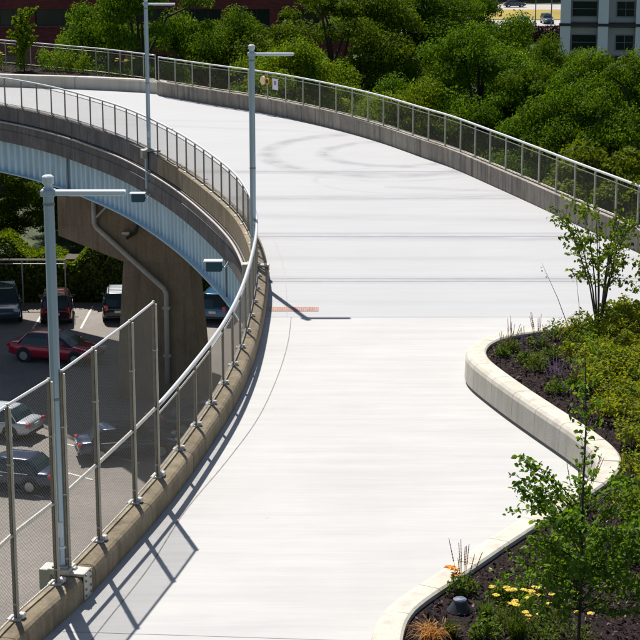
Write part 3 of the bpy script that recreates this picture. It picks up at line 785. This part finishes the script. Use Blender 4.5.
plant('bushy', 5.73, 42.7, 'low leafy shrub on the back curb between sage and the multi-stem shrub', seed=7)
plant('grass', 6.33, 43.2, 'green grass tuft at the left foot of the multi-stem shrub', seed=8)
plant('bushy', 6.05, 41.6, 'yellow-green shrub at the edge of the ground cover by the mulch triangle', seed=12)
plant('sage', 5.19, 37.9, 'lone purple sage plant beside the front curb at mid bed', seed=14)
plant('sage', 5.6, 38.3, 'purple sage plant half buried in the left edge of the ground cover', seed=16, sc=.8)
plant('sage', 4.3, 41.0, 'small sage plant with pale spikes between bed tip and curb', seed=18, sc=.7)
plant('sage', 2.25, 26.5, 'sage plant with tall spikes against the curb above the dome light', seed=21)
plant('orange', 2.08, 26.5, 'single orange flower beside the curb above the dome light')
plant('straw', 1.66, 24.7, 'straw-orange arching grass tuft at the bottom of the bed', seed=23, sc=.85)
plant('grass', 1.93, 24.75, 'green tuft between the straw-orange grass and the dome light', seed=24, sc=.62)
plant('grass', 2.52, 25.4, 'bright green grass tuft right of the dome light', seed=25, sc=.8)
plant('bushy', 2.8, 26.2, 'small yellowish shrub above the yellow flowers', seed=26, sc=.7)
plant('bushy', 3.1, 26.1, 'small brownish shrub left of the sapling crown', seed=27, sc=.7)
plant('bushy', 2.45, 24.7, 'small leafy shrub at the bottom edge, below the bright grass tuft', seed=28, sc=.8)
plant('grass', 2.92, 24.7, 'dense green grass tuft at the bottom edge under the yellow flowers', seed=29, sc=1.1)
plant('sage', 3.9, 27.3, 'purple sage plant in the shade under the sapling crown', seed=31)
plant('sage', 4.6, 30.5, 'purple sage plant beside the curb notch behind the sapling', seed=33, sc=1.2)
for (x, y), lb in zip([(2.74, 25.39), (2.95, 25.5), (3.16, 25.62), (2.73, 25.0), (3.36, 25.24), (3.6, 25.5), (3.13, 24.85), (3.55, 24.95), (3.33, 24.55), (3.85, 24.6)],
    ['yellow yarrow at the left end of the upper flower row', 'yellow yarrow second from left in the upper flower row', 'yellow yarrow under the brownish shrub', 'yellow yarrow lowest on the left, next to the bright grass tuft',
     'yellow yarrow in the middle, left of the sapling trunk', 'yellow yarrow close under the sapling crown', 'yellow yarrow just above the dense grass tuft', 'yellow yarrow touching the sapling trunk on its left',
     'yellow yarrow at the bottom edge beside the dense grass tuft', 'yellow yarrow right of the sapling trunk']):
    plant('yarrow', x, y, lb, 'yellow yarrow round the sapling')
# far planting bed
plant('tall', -17.6, 106.6, 'grey-leaved bush at the foot of the small tree in the far bed', seed=41)
plant('tall', -19.3, 108.2, 'leafy bush at the left end of the far bed', seed=42)
for i, (x, y, lb) in enumerate([(-16.3, 107.2, 'tall green perennial just right of the small tree in the far bed'), (-15.5, 106.8, 'tall green perennial, second right of the small tree in the far bed'),
                 (-14.7, 106.2, 'tall green perennial, third right of the small tree in the far bed'), (-13.8, 105.4, 'tall green perennial nearest the middle of the far bed')]):
    plant('tall', x, y, lb, seed=43+i, sc=1.15)
for x, y, lb in [(-18.6, 107.0, 'yellow flowering clump left of the small tree'), (-19.6, 107.4, 'yellow flowering clump at the left picture edge'), (-11.7, 103.9, 'yellow flowering clump left of the farthest lamp post'),
                 (-11.0, 103.5, 'yellow flowering clump nearest the farthest lamp post')]:
    plant('yarrow', x, y, lb, 'yellow flowers in the far bed', sc=1.9)
# dome light
t = thing('path_light', 'small dark dome-shaped garden light with a bright cap in the mulch', 'garden light', (2.14, 25.74, .6))
MB().lathe((0, 0, 0), [(.19, 0), (.20, .015), (.185, .035), (.12, .13), (.10, .165)], 24).build('light_base', M['dark'], t, smooth=False)
MB().lathe((0, 0, .166), [(.10, 0), (.102, .03), (.08, .045), (.02, .052)], 24).build('light_cap', M['chrome'], t)

# ------------------------------------------------------------------ saplings
def sapling(name, label, x, y, stems, branches, leafs, mat, z=.6, lsize=.085, bark='bark_red'):
    """stems: list of point lists with radii; branches: list of (p0, p1, r); leafs: leaves per metre"""
    t = thing(name, label, 'tree' if name == 'sapling' else 'shrub', (x, y, z))
    mb = MB(); C = []
    for pts, r0, r1 in stems: mb.tube(pts, [r0+(r1-r0)*k/(len(pts)-1) for k in range(len(pts))], 7)
    for a, b, r in branches:
        a, b = Vector(a), Vector(b); L = (b-a).length
        m_ = a.lerp(b, .55)+Vector((0, 0, .10*L)); pts = [a, m_, b]
        mb.tube(pts, [r, r*.7, r*.25], 5)
        for q in range(int(L*leafs)):
            f = random.random()**.7
            p = a.lerp(m_, f/.55) if f < .55 else m_.lerp(b, (f-.55)/.45)
            d = Vector((random.gauss(0, 1), random.gauss(0, 1), random.gauss(0, .8))); d.normalize()
            C.append(tuple(p+d*random.uniform(.02, .13)))
    mb.build('trunk', M[bark], t)
    leaf_object('crown', C, lsize*(.6+.7*rng.random(len(C))), mat, t, up=.6, asp=.62, folded=True, droop=.12)
    return t
random.seed(21); rng = np.random.default_rng(21)
br_ = []
for i in range(46):
    z0 = random.uniform(.6, 2.25); th = i*2.4+random.uniform(-.4, .4); L = random.uniform(.55, 1.08)*(1-.18*abs(z0-1.3))
    e = (math.cos(th)*L, math.sin(th)*L, z0+random.uniform(.1, .55)); br_.append(((0, 0, z0), e, .012))
    for j in range(3):
        f = random.uniform(.35, .95); p = tuple((0, 0, z0)[k]+(e[k]-(0, 0, z0)[k])*f for k in range(3))
        a2 = th+random.uniform(-1.2, 1.2); l2 = random.uniform(.25, .5); br_.append((p, (p[0]+math.cos(a2)*l2, p[1]+math.sin(a2)*l2, p[2]+random.uniform(-.05, .3)), .006))
for i in range(7):   # long ascending shoots on the left
    z0 = 1.5+.12*i; th = math.pi+random.uniform(-.7, .9); br_.append(((0, 0, z0), (math.cos(th)*random.uniform(.8, 1.05), math.sin(th)*.8, z0+random.uniform(.7, 1.25)), .009))
for i in range(14):
    z0 = 2.6+.12*i; th = i*2.1; l2 = random.uniform(.12, .32); br_.append(((0, 0, z0), (math.cos(th)*l2, math.sin(th)*l2, z0+.18), .004))
sapling('sapling', 'young leafy sapling with a long bare leader in the near bed', 3.72, 24.1, [([(0, 0, 0), (.015, 0, 1.2), (-.01, .01, 2.4), (.0, 0, 3.5), (-.05, .0, 4.45)], .026, .007)], br_, 50, M['leafS'], lsize=.088)
# multi-stem shrub
random.seed(8); st = []; br_ = []
for i in range(9):
    th = i*.7+.2; r = random.uniform(.45, 1.15); h = random.uniform(2.4, 3.5)
    p = [(math.cos(th)*.05, math.sin(th)*.05, 0), (math.cos(th)*r*.25, math.sin(th)*r*.25, h*.35), (math.cos(th)*r*.6, math.sin(th)*r*.6, h*.7), (math.cos(th)*r, math.sin(th)*r, h)]
    st.append((p, .026, .006))
    for j in range(12):
        f = random.uniform(.32, 1); k = min(2, int(f*3)); q = Vector(p[k]).lerp(Vector(p[k+1]), f*3-k)
        a2 = th+random.uniform(-1.6, 1.6); l2 = random.uniform(.25, .6); br_.append((tuple(q), (q.x+math.cos(a2)*l2, q.y+math.sin(a2)*l2, q.z+random.uniform(.0, .45)), .006))
sapling('multi_stem_shrub', 'tall airy shrub with several dark stems at the back corner of the bed', 7.0, 43.9, st, br_, 38, M['leafS'], lsize=.10)
random.seed(9); st = [([(0, 0, 0), (-.35, 0, .9), (-.75, .1, 1.75)], .012, .003), ([(.25, .1, 0), (.2, .1, .7), (.1, .15, 1.5)], .010, .003)]
sapling('twig_plant', 'two thin bare twigs left of the airy shrub at the bed edge', 6.2, 43.2, st, [((-.6, .05, 1.4), (-.75, .1, 1.6), .002), ((.12, .1, 1.2), (.2, .1, 1.5), .002)], 12, M['leafS'], lsize=.06)
random.seed(10); br_ = []
for i in range(60):
    z0 = random.uniform(.3, 1.9); th = random.uniform(0, 6.28); L = random.uniform(.3, .85); br_.append(((0, 0, z0), (math.cos(th)*L, math.sin(th)*L, z0+random.uniform(.1, .6)), .006))
sapling('leafy_shrub', 'dense green shrub at the right picture edge beside the airy shrub', 8.45, 43.6, [([(0, 0, 0), (0, 0, 1.2), (.05, 0, 2.3)], .03, .01)], br_, 34, M['leafS'], lsize=.11)
random.seed(13); br_ = []
for i in range(50):
    z0 = random.uniform(.3, 1.3); th = random.uniform(0, 6.28); L = random.uniform(.3, .9); br_.append(((0, 0, z0), (math.cos(th)*L, math.sin(th)*L, z0+random.uniform(.1, .5)), .006))
sapling('leafy_shrub', 'dark green shrub at the right picture edge behind the near sapling', 5.6, 28.2, [([(0, 0, 0), (0, 0, .9), (.05, 0, 1.7)], .03, .01)], br_, 40, M['leafS'], lsize=.09)
# small tree in far bed
random.seed(17); br_ = []
for i in range(70):
    z0 = random.uniform(.8, 3.0); th = random.uniform(0, 6.28); L = random.uniform(.3, 1.05); br_.append(((0, 0, z0), (math.cos(th)*L, math.sin(th)*L, z0+random.uniform(.1, .8)), .01))
sapling('sapling', 'small bright green tree in the far bed near the left picture edge', -17.5, 107.0, [([(0, 0, 0), (0, 0, 1.5), (.1, 0, 3.2)], .05, .02)], br_, 34, M['leafB'], lsize=.20)

# ------------------------------------------------------------------ trees beyond
protoA = make_tree('x', 16.5, 7.0, 1.2, .19, 150000, M['leafA'], 3)
protoB = make_tree('x', 16.0, 6.4, 1.4, .18, 140000, M['leafA'], 8, nclump=150)
protoC = make_tree('x', 13.0, 5.5, .8, .17, 105000, M['leafB'], 15)
protoD = make_tree('x', 9.0, 3.6, .6, .15, 45000, M['leafY'], 22, nclump=80)
PR = {'A': protoA, 'B': protoB, 'C': protoC, 'D': protoD}; used = set()
def px_tree(k, x, Y, ztop, lb, rz, sxy=1.):
    base = {'A': 16.5, 'B': 16.0, 'C': 13.0, 'D': 9.0}[k]; sc = (ztop-GZ)/base
    s3 = (sc*sxy, sc*sxy, sc)
    if k in used: dup(PR[k], (x, Y, GZ), rz, s3, lb, 'trees beyond the walkway'); return
    used.add(k); index_children(PR[k]); o = PR[k]; o.location = (x, Y, GZ); o.rotation_euler = (0, 0, rz); o.scale = s3; tag(o, lb, group='trees beyond the walkway')
def X(px, Y): return (px-320)/1800*(Y*.9716+3)
T = [('A', 135, 122, 5.6, 'dark tree against the brick building, left of the farthest lamp post', .3, .72),
     ('B', 228, 124, 2.4, 'round dark tree in front of the brick wall between the two far lamp posts', 1.2, .75),
     ('A', 335, 126, 4.4, 'tall dark tree hiding the right corner of the brick building', 2.2, .9),
     ('C', 290, 113, 1.3, 'light green tree behind the railing just right of the middle lamp post', .7, .8),
     ('B', 405, 134, 4.6, 'big tree in the middle of the row, touching the top edge', 2.9, .95),
     ('A', 446, 138, 5.2, 'largest tree of the row, right of the big middle tree', 4.0, .74),
     ('B', 478, 106, 2.6, 'leafy tree leaning over the railing below the far car park', 5.1, .8),
     ('A', 535, 103, 1.1, 'dark spreading tree left of the pale apartment block', 1.9, .8),
     ('B', 596, 97, 1.9, 'tree with ragged light top below the lower apartment windows', 3.3, .75),
     ('B', 556, 110, 1.7, 'rounded tree at the left foot of the pale apartment block', 4.4, .6),
     ('A', 643, 93, 3.0, 'dark tree cut by the right picture edge', .9, .8),
     ('C', 408, 103, -.2, 'low bushy light green tree close behind the railing', 2.0, .8),
     ('C', 360, 117, -1.8, 'mid-green tree in the shade behind the railing, middle of the row', 4.5, .8),
     ('D', 622, 84, -.9, 'yellow-green small tree beyond the railing at the right edge', .5, 1.0),
     ('D', 585, 84, -3.4, 'yellow-green bush low behind the right railing', 2.5, 1.1),
     ('C', 178, 117, -1.2, 'light green tree behind the railing between the two far lamp posts', 3.5, .75),
     ('A', 60, 150, -3.0, 'low dark tree at the foot of the brick building, left', 3.9, .7)]
for k, px, Y, zt_, lb, rz, s in T: px_tree(k, X(px, Y), Y, zt_, lb, rz, s)
T2 = [('C', -15.6, 122, -4.2, 'shaded tree filling the gap between pier and lamp post beyond the hedge', 2.4), ('B', -23, 118, -3.4, 'dark tree behind the car park, leftmost under the bridge', 1.1), ('A', -16.5, 129, -3.2, 'dark tree behind the car park seen under the blue girder', 2.1),
      ('C', -11, 131, -3.5, 'shaded tree behind the hedge, left of the pier', .1), ('B', -5, 122, -6.0, 'shaded tree behind the pier', 5.1), ('A', 3, 120, -6, 'tree behind the blue car beyond the pier', 4.3),
      ('A', -29, 121, -4.0, 'dark tree beyond the left picture edge of the car park', 3.1)]
for k, x, Y, zt_, lb, rz in T2: px_tree(k, x, Y, zt_, lb, rz, 1.25)
T3 = [('A', 470, 330+70, 3.5), ('B', 520, 400, 2.0), ('A', 560, 405, 3.0), ('B', 430, 390, 3.0), ('A', 500, 410, 4.0), ('B', 545, 408, 4), ('A', 585, 400, 4), ('A', 395, 300, 1), ('B', 372, 310, -2.)]
NM = ['first', 'second', 'third', 'fourth', 'fifth', 'sixth', 'seventh', 'eighth', 'ninth']
for i, (k, px, Y, z_) in enumerate(T3): px_tree(k, X(px, Y), Y, z_, ['distant tree above the yellow verge, left end', 'distant tree behind the dark far car', 'distant tree touching the apartment block on its left', 'distant tree behind the largest tree',
    'distant dark tree above the parked white car', 'distant tree shading the upper road', 'distant tree behind the apartment block', 'distant tree right of the glimpse of car park at the top', 'distant low tree by the brick building corner'][i], i*1.3)
# dark shrub bank by the far road
t = thing('hedge', 'dark brown-red hedge below the far white cars', 'hedge', (X(550, 290), 290, GZ))
n = 5000; C = np.stack([rng.uniform(-5, 7, n), rng.uniform(-1.5, 1.5, n), rng.uniform(0, 2.6, n)], 1)
leaf_object('foliage', C, .5, simple('dark_red_leaves', (.06, .02, .018), .8, var=.5, scale=1), t)
# hedge behind the parked row
t = thing('hedge', 'sunlit green hedge along the back of the car park', 'hedge', (-14, 108.6, GZ))
n = 60000; x = rng.uniform(-14, 16, n); top = 3.1+.55*np.sin(x*.8)+.35*np.sin(x*2.3+1)
ph = rng.random(n); edge = rng.random(n) < .6
zz = np.where(edge, top*(.94+.1*rng.random(n)), top*ph); yv = np.where(edge, rng.uniform(-1.3, 1.3, n), np.where(rng.random(n) < .6, -1.35, 1.35)+rng.normal(0, .16, n))
leaf_object('foliage', np.stack([x, yv, zz], 1), .24*(.6+.8*rng.random(n)), M['leafH'], t, up=.5)
MB().box((1, 0, 1.3), (29.5, 1.6, 2.5)).build('inner_branches', M['bark'], t)
# fence with a pale top rail behind the cars
t = thing('back_fence', 'wire fence with a pale top rail behind the parked cars at left', 'fence', (-22, 106.4, GZ))
mb = MB().tube([(-9, 0, 2.8), (6.65, 0, 2.8)], .06, 8); mb.tube([(-9, 0, 2.55), (6.65, 0, 2.55)], .03, 6); build_each(mb, 'rail', M['pipe'], t)
for k in range(7): MB().tube([(-9+k*2.6, 0, 0), (-9+k*2.6, 0, 2.8)], .04, 6).build('post', M['pipe'], t)

# ------------------------------------------------------------------ buildings
def facade_box(mb, x0, x1, y0, y1, z0, z1): mb.box(((x0+x1)/2, (y0+y1)/2, (z0+z1)/2), (x1-x0, y1-y0, z1-z0))
Y0 = 160.; bx1 = 2.95
t = thing('brick_building', 'long dark red brick building with bands of dark windows at the top left', 'building', (-30, Y0, GZ))
ox, oz = -30, GZ
mb = MB(); wins = []
pitch, ww = 4.3, 3.45; nb = 17
levels = [(-8.6, -7.1), (-4.9, -3.4), (-.85, .62), (2.9, 4.4)]
xs = [-.1-ww-i*pitch for i in range(nb)]       # left side of each window
zb = GZ
for z0, z1 in levels+[(7., 7.)]:
    facade_box(mb, xs[-1]-1-ox, bx1-ox, 0, .5, zb-oz, z0-oz)     # brick band below windows
    if z1 > z0:
        e = bx1
        for x0 in xs: facade_box(mb, x0+ww-ox, e-ox, .0, .5, z0-oz, z1-oz); e = x0
        facade_box(mb, xs[-1]-1-ox, e-ox, 0, .5, z0-oz, z1-oz)
    zb = z1
facade_box(mb, xs[-1]-1-ox, bx1-ox, 1.2, 22, 0, 7-oz)
facade_box(mb, bx1-.5-ox, bx1-.002-ox, .5, 1.2, 0, 7-oz)
mb.build('wall', M['brick'], t)
MB().box(((xs[-1]-1+bx1)/2-ox, 11, 7.15-oz), (bx1-xs[-1]+1.4, 22.6, .3)).build('roof', M['dark'], t)
for z0, z1 in levels:
    for x0 in xs:
        f = MB(); cx = x0+ww/2-ox; zc_ = (z0+z1)/2-oz; h = z1-z0
        for dx in (-ww/2+.04, -ww/6, ww/6, ww/2-.04): f.box((cx+dx, .25, zc_), (.07, .08, h-.01))
        f.box((cx, .25, zc_+h/2-.04), (ww-.2, .07, .07)); f.box((cx, .25, zc_-h/2+.04), (ww-.2, .07, .07))
        w = f.build('window', M['dark'], t)
        MB().box((cx, .33, zc_), (ww-.02, .03, h-.02)).build('pane', M['glass'], w)
        MB().box((cx, -.04, zc_-h/2-.06), (ww+.5, .16, .12)).build('sill', M['sill'], w)
# pale apartment block
bx, by = 22.45, 170.
t = thing('apartment_building', 'pale apartment block with grey panels and dark windows at the top right', 'building', (bx, by, GZ), math.radians(-8.2))
mb = MB(); P_ = MB(); tr = MB()
nst = 7; H0 = 3.1; zb0 = -1.5-GZ-3.1*4
mb.box((13, 8.6, (nst*H0)/2+zb0/2), (26, 15, nst*H0+zb0+.4)); 
pit = 3.47
for i in range(8):
    mb.box((.48+i*pit if i == 0 else .5+i*pit, .55, (nst*H0+zb0)/2), (.96 if i == 0 else .95, 1.1, nst*H0+zb0-.02))
mb.build('wall', M['white'], t)
for s_ in range(nst):
    zb_ = zb0+s_*H0
    tr.box((13, .42, zb_), (26.2, 1.0, .26))
    for i in range(7):
        cx = .5+i*pit+pit/2
        P_.box((cx, .72, zb_+.13+1.4), (pit-.97, .3, 2.55))
        W_, xo = (2.3, 0) if i % 2 == 0 else (1.65, .3)
        fr = MB(); wz = zb_+1.45
        for dx in (-W_/2, W_/2): fr.box((cx+xo+dx, .53, wz), (.08, .1, 1.5))
        fr.box((cx+xo, .53, wz+.71), (W_-.08, .1, .08)); fr.box((cx+xo, .53, wz-.71), (W_-.08, .1, .08)); fr.box((cx+xo, .55, wz), (W_-.08, .06, .05))
        if i % 2: fr.box((cx+xo, .54, wz), (.05, .07, 1.34))
        w = fr.build('window', M['frame'], t); MB().box((cx+xo, .563, wz), (W_-.06, .02, 1.42)).build('pane', M['glass'], w)
P_.build('cladding', M['greywall'], t); tr.build('floor_band', M['dark'], t)
MB().box((13, 8, nst*H0+zb0+.35), (26.6, 16.6, .3)).build('roof', M['dark'], t)
t = thing('low_building', 'small pale building glimpsed between brick wall and trees at the top', 'building', (X(368, 330), 345, GZ))
MB().box((0, 5, 2.0), (9, 10, 4)).build('wall', M['white'], t); MB().box((0, 5, 4.15), (9.5, 10.5, .3)).build('roof', M['greywall'], t)
MB().box((-1, -.02, 1.6), (5, .06, 1.3)).build('window', M['glass'], t)

# ------------------------------------------------------------------ cars
def rnd(o):
    m = o.modifiers.new('round', 'SUBSURF'); m.levels = m.render_levels = 2; return o
def make_car(label, paint, kind, loc, heading, group=None):
    """car with its origin on the ground, nose along +x"""
    suv = kind in ('suv', 'jeep')
    L, W = (4.55, 1.84) if suv else (4.6, 1.80); hood = 1.05 if suv else .90; belt = 1.08 if suv else .95; roof = 1.76 if suv else 1.45
    t = thing('parked_car', label, 'car', loc, heading, group)
    def ring(x, w, zb, zt_, sh=.06):
        h = zt_-zb
        return [(x, -w*.90, zb), (x, -w, zb+.18*h), (x, -w*1.0, zb+.62*h), (x, -w*.955, zt_-sh), (x, -w*.80, zt_), (x, 0, zt_+.03), (x, w*.80, zt_), (x, w*.955, zt_-sh), (x, w, zb+.62*h), (x, w*.90+w*.1, zb+.18*h), (x, w*.90, zb)]
    w = W/2; h = L/2
    if suv: st = [(-h, .86*w, .40, .88), (-h+.08, .95*w, .30, 1.0), (-h+.35, w, .24, belt), (-.6, w, .22, belt), (.75, w, .22, belt-.02), (1.15, .985*w, .22, hood), (h-.35, .94*w, .26, hood-.08), (h-.06, .86*w, .34, .82), (h, .78*w, .42, .70)]
    else: st = [(-h, .80*w, .42, .80), (-h+.10, .92*w, .30, .93), (-h+.55, w, .24, belt), (-.9, w, .20, belt), (.7, w, .20, belt-.03), (1.05, .985*w, .20, hood), (h-.45, .94*w, .24, hood-.12), (h-.08, .84*w, .32, .66), (h, .72*w, .40, .56)]
    rnd(MB().loft([ring(*s_) for s_ in st]).build('body', M[paint], t, smooth=True))
    # cabin
    if suv: bx0, bx1_, tx0, tx1 = -h+.12, .98, -h+.42, .25
    else: bx0, bx1_, tx0, tx1 = -h+.55, 1.10, -1.25, .18
    bw, tw = w*.93, w*.72
    def cab(z, f):
        x0 = bx0+(tx0-bx0)*f; x1 = bx1_+(tx1-bx1_)*f; ww_ = bw+(tw-bw)*f
        return [(x0, -ww_*.86, z), (x0+.18, -ww_, z), (x1-.28, -ww_, z), (x1, -ww_*.84, z), (x1+.05*(1-f), 0, z), (x1, ww_*.84, z), (x1-.28, ww_, z), (x0+.18, ww_, z), (x0, ww_*.86, z), (x0-.03, 0, z)]
    MB().loft([cab(belt-.08, -.05), cab(belt-.04, 0), cab((belt+roof)/2, .44), cab(roof-.05, .96)]).build('glasshouse', M['cabin'], t, smooth=False)
    r0 = cab(roof-.07, .97); rr_ = [[(p[0]*1.0+(.03 if p[0] > 0 else -.03), p[1]*1.03, roof-.075) for p in r0], [(p[0], p[1], roof-.03) for p in r0], [(p[0]*.8, p[1]*.75, roof+.005) for p in r0]]
    rf = rnd(MB().loft(rr_).build('roof', M[paint if kind != 'jeep' else 'car_white'], t, smooth=True))
    mb = MB()
    for sy in (-1, 1):
        for (xa, xb) in ((bx0+.06, tx0+.04), (bx1_-.16, tx1-.12), (-.15, -.15)) + (((-1.15, -1.1),) if suv else ()):
            mb.tube([(xa, sy*bw*.985, belt-.04), (xb, sy*tw*1.0, roof-.06)], .035, 5)
    build_each(mb, 'pillar', M[paint], t)
    if suv:
        mb = MB()
        for sy in (-1, 1): mb.tube([(tx0+.1, sy*tw*.85, roof+.05), (tx1-.1, sy*tw*.85, roof+.05)], .025, 5)
        if kind == 'jeep':
            for k in range(5): mb.box((tx0+.2+k*.4, 0, roof+.07), (.08, tw*1.7, .03))
        build_each(mb, 'roof_rail', M['chrome'], rf)
    for sx in (-1, 1):
        for sy in (-1, 1):
            x = sx*L*.295; o = MB().tube([(x, sy*(w-.24), .33), (x, sy*(w+.012), .33)], .335, 20).build('tyre', M['black'], t)
            MB().tube([(x, sy*(w-.02), .33), (x, sy*(w+.022), .33)], .21, 12).build('rim', M['rim'], o)
            MB().tube([(x, sy*(w-.1), .36), (x, sy*(w+.004), .36)], .405, 20).build('wheel_arch', M['dark'], t)
    for sy in (-1, 1):
        MB().box((h-.12, sy*w*.66, .68 if not suv else .82), (.2, .36, .15), sy*-.35, .03).build('headlight', M['lens'], t)
        MB().box((-h+.09, sy*w*.74, .80 if not suv else .92), (.16, .36 if not suv else .2, .16 if not suv else .34), sy*.25, .03).build('taillight', M['tail'], t)
        MB().box((.78, sy*(w+.06), belt+.05), (.12, .20, .13), 0, .03).build('mirror', M[paint], t)
        mb = MB().box((0, sy*(w*.998), belt-.07), (2.6, .012, .03)); mb.box((-.05, sy*(w+.012), belt-.22), (.18, .025, .03)); build_each(mb, 'door_trim', M['chrome'], t)
    mb = MB().box((h-.02, 0, .50), (.08, W*.56, .17), 0, .02); mb.build('grille', M['dark'], t)
    MB().box((-h-.005, 0, .72), (.02, .42, .14)).build('number_plate', M['plate'], t)
    MB().box((-h+.03, 0, .40), (.10, W*.72, .14), 0, .03).build('bumper', M['dark'], t)
    return t
G = GZ+.01; R = math.radians
make_car('dark red sedan parked side-on in the open car park, nose to the right', 'car_red', 'sedan', (-14.1, 93.4, G), R(-18)).scale = (1.1, 1.1, 1.12)
make_car('dark blue-grey car facing the camera, far left of the back row', 'car_slate', 'suv', (-18.6, 103.4, G), R(-78))
make_car('dark maroon car seen from behind, half hidden by the nearest lamp post', 'car_maroon', 'suv', (-15.5, 103.2, G), R(97))
make_car('black off-roader with pale roof and rack, parked by the hedge left of the pier', 'car_black', 'jeep', (-11.9, 103.8, G), R(95))
make_car('blue car seen from behind, right of the pier under the bridge', 'car_blue', 'suv', (-5.85, 103.6, G), R(80))
make_car('pale silver car behind the fence, upper one of the two at the left edge', 'car_silver', 'sedan', (-15.2, 80.2, G), R(160))
make_car('dark navy car, lower of the two behind the tall fence at the left edge', 'car_navy', 'sedan', (-13.2, 72.8, G), R(163))
make_car('dark blue car behind the tall fence right of the nearest lamp post', 'car_navy', 'sedan', (-8.6, 77.0, G), R(14))
make_car('slate blue car seen through the low railing beyond the end of the tall fence', 'car_slate', 'sedan', (-5.3, 81.0, G), R(16))
make_car('pale car hidden mostly beyond the left edge behind the red sedan', 'car_white', 'sedan', (-22.0, 92.0, G), R(-14))
make_car('dark blue far car at the top edge above the yellow verge', 'car_navy', 'sedan', (X(517, 372), 374, G+.01), R(5))
make_car('white far car facing the camera below the yellow verge', 'car_white', 'suv', (X(526, 324), 324, G+.02), R(-80))
make_car('dark far car beside the far white one, next to the apartment block', 'car_slate', 'suv', (X(549, 330), 330, G+.02), R(-85))
make_car('white far car glimpsed between the brick building and the trees', 'car_white', 'sedan', (X(362, 300), 300, G+.02), R(20))
for i, (px, lb) in enumerate([(537, 'thin light pole beside the far white car'), (553, 'thin light pole next to the apartment block')]):
    t = thing('far_light_pole', lb, 'light pole', (X(px, 300), 300, GZ)); MB().tube([(0, 0, 0), (0, 0, 14)], .09, 6).build('pole', M['frame'], t)
    MB().box((.5, 0, 14), (1.2, .3, .12)).build('lamp_head', M['frame'], t)

# ------------------------------------------------------------------ light, sky, camera
EL = math.radians(52.5); az = math.atan2(-.31, .95)        # azimuth from +Y towards +X
sdir = Vector((math.sin(az)*math.cos(EL), math.cos(az)*math.cos(EL), math.sin(EL)))
sun = bpy.data.lights.new('sun', 'SUN'); sun.energy = 5.0; sun.angle = math.radians(.53); sun.color = (1, .955, .89)
so = bpy.data.objects.new('sun', sun); COL.objects.link(so); so.rotation_euler = sdir.to_track_quat('Z', 'Y').to_euler(); so.location = (0, 0, 60)
w = bpy.data.worlds.new('World'); scn.world = w; w.use_nodes = True; nt = w.node_tree
sky = nt.nodes.new('ShaderNodeTexSky'); sky.sky_type = 'NISHITA'; sky.sun_disc = False; sky.sun_elevation = EL; sky.sun_rotation = az
nt.links.new(sky.outputs[0], nt.nodes['Background'].inputs[0]); nt.nodes['Background'].inputs[1].default_value = .058
cd = bpy.data.cameras.new('camera'); cam = bpy.data.objects.new('camera', cd); COL.objects.link(cam)
cam.location = (0, 0, 11.45); cam.rotation_euler = (math.radians(90)-math.atan(438/1800), 0, 0)
cd.sensor_width = 36; cd.lens = 36*1800/640; cd.clip_start = .5; cd.clip_end = 4000
scn.camera = cam
scn.render.engine = 'CYCLES'; scn.render.resolution_x = scn.render.resolution_y = 1024
scn.view_settings.view_transform = 'Standard'; scn.view_settings.look = 'None'; scn.view_settings.gamma = 1
scn.view_settings.use_curve_mapping = False; scn.view_settings.exposure = .62
scn.cycles.max_bounces = 6; scn.cycles.transparent_max_bounces = 4
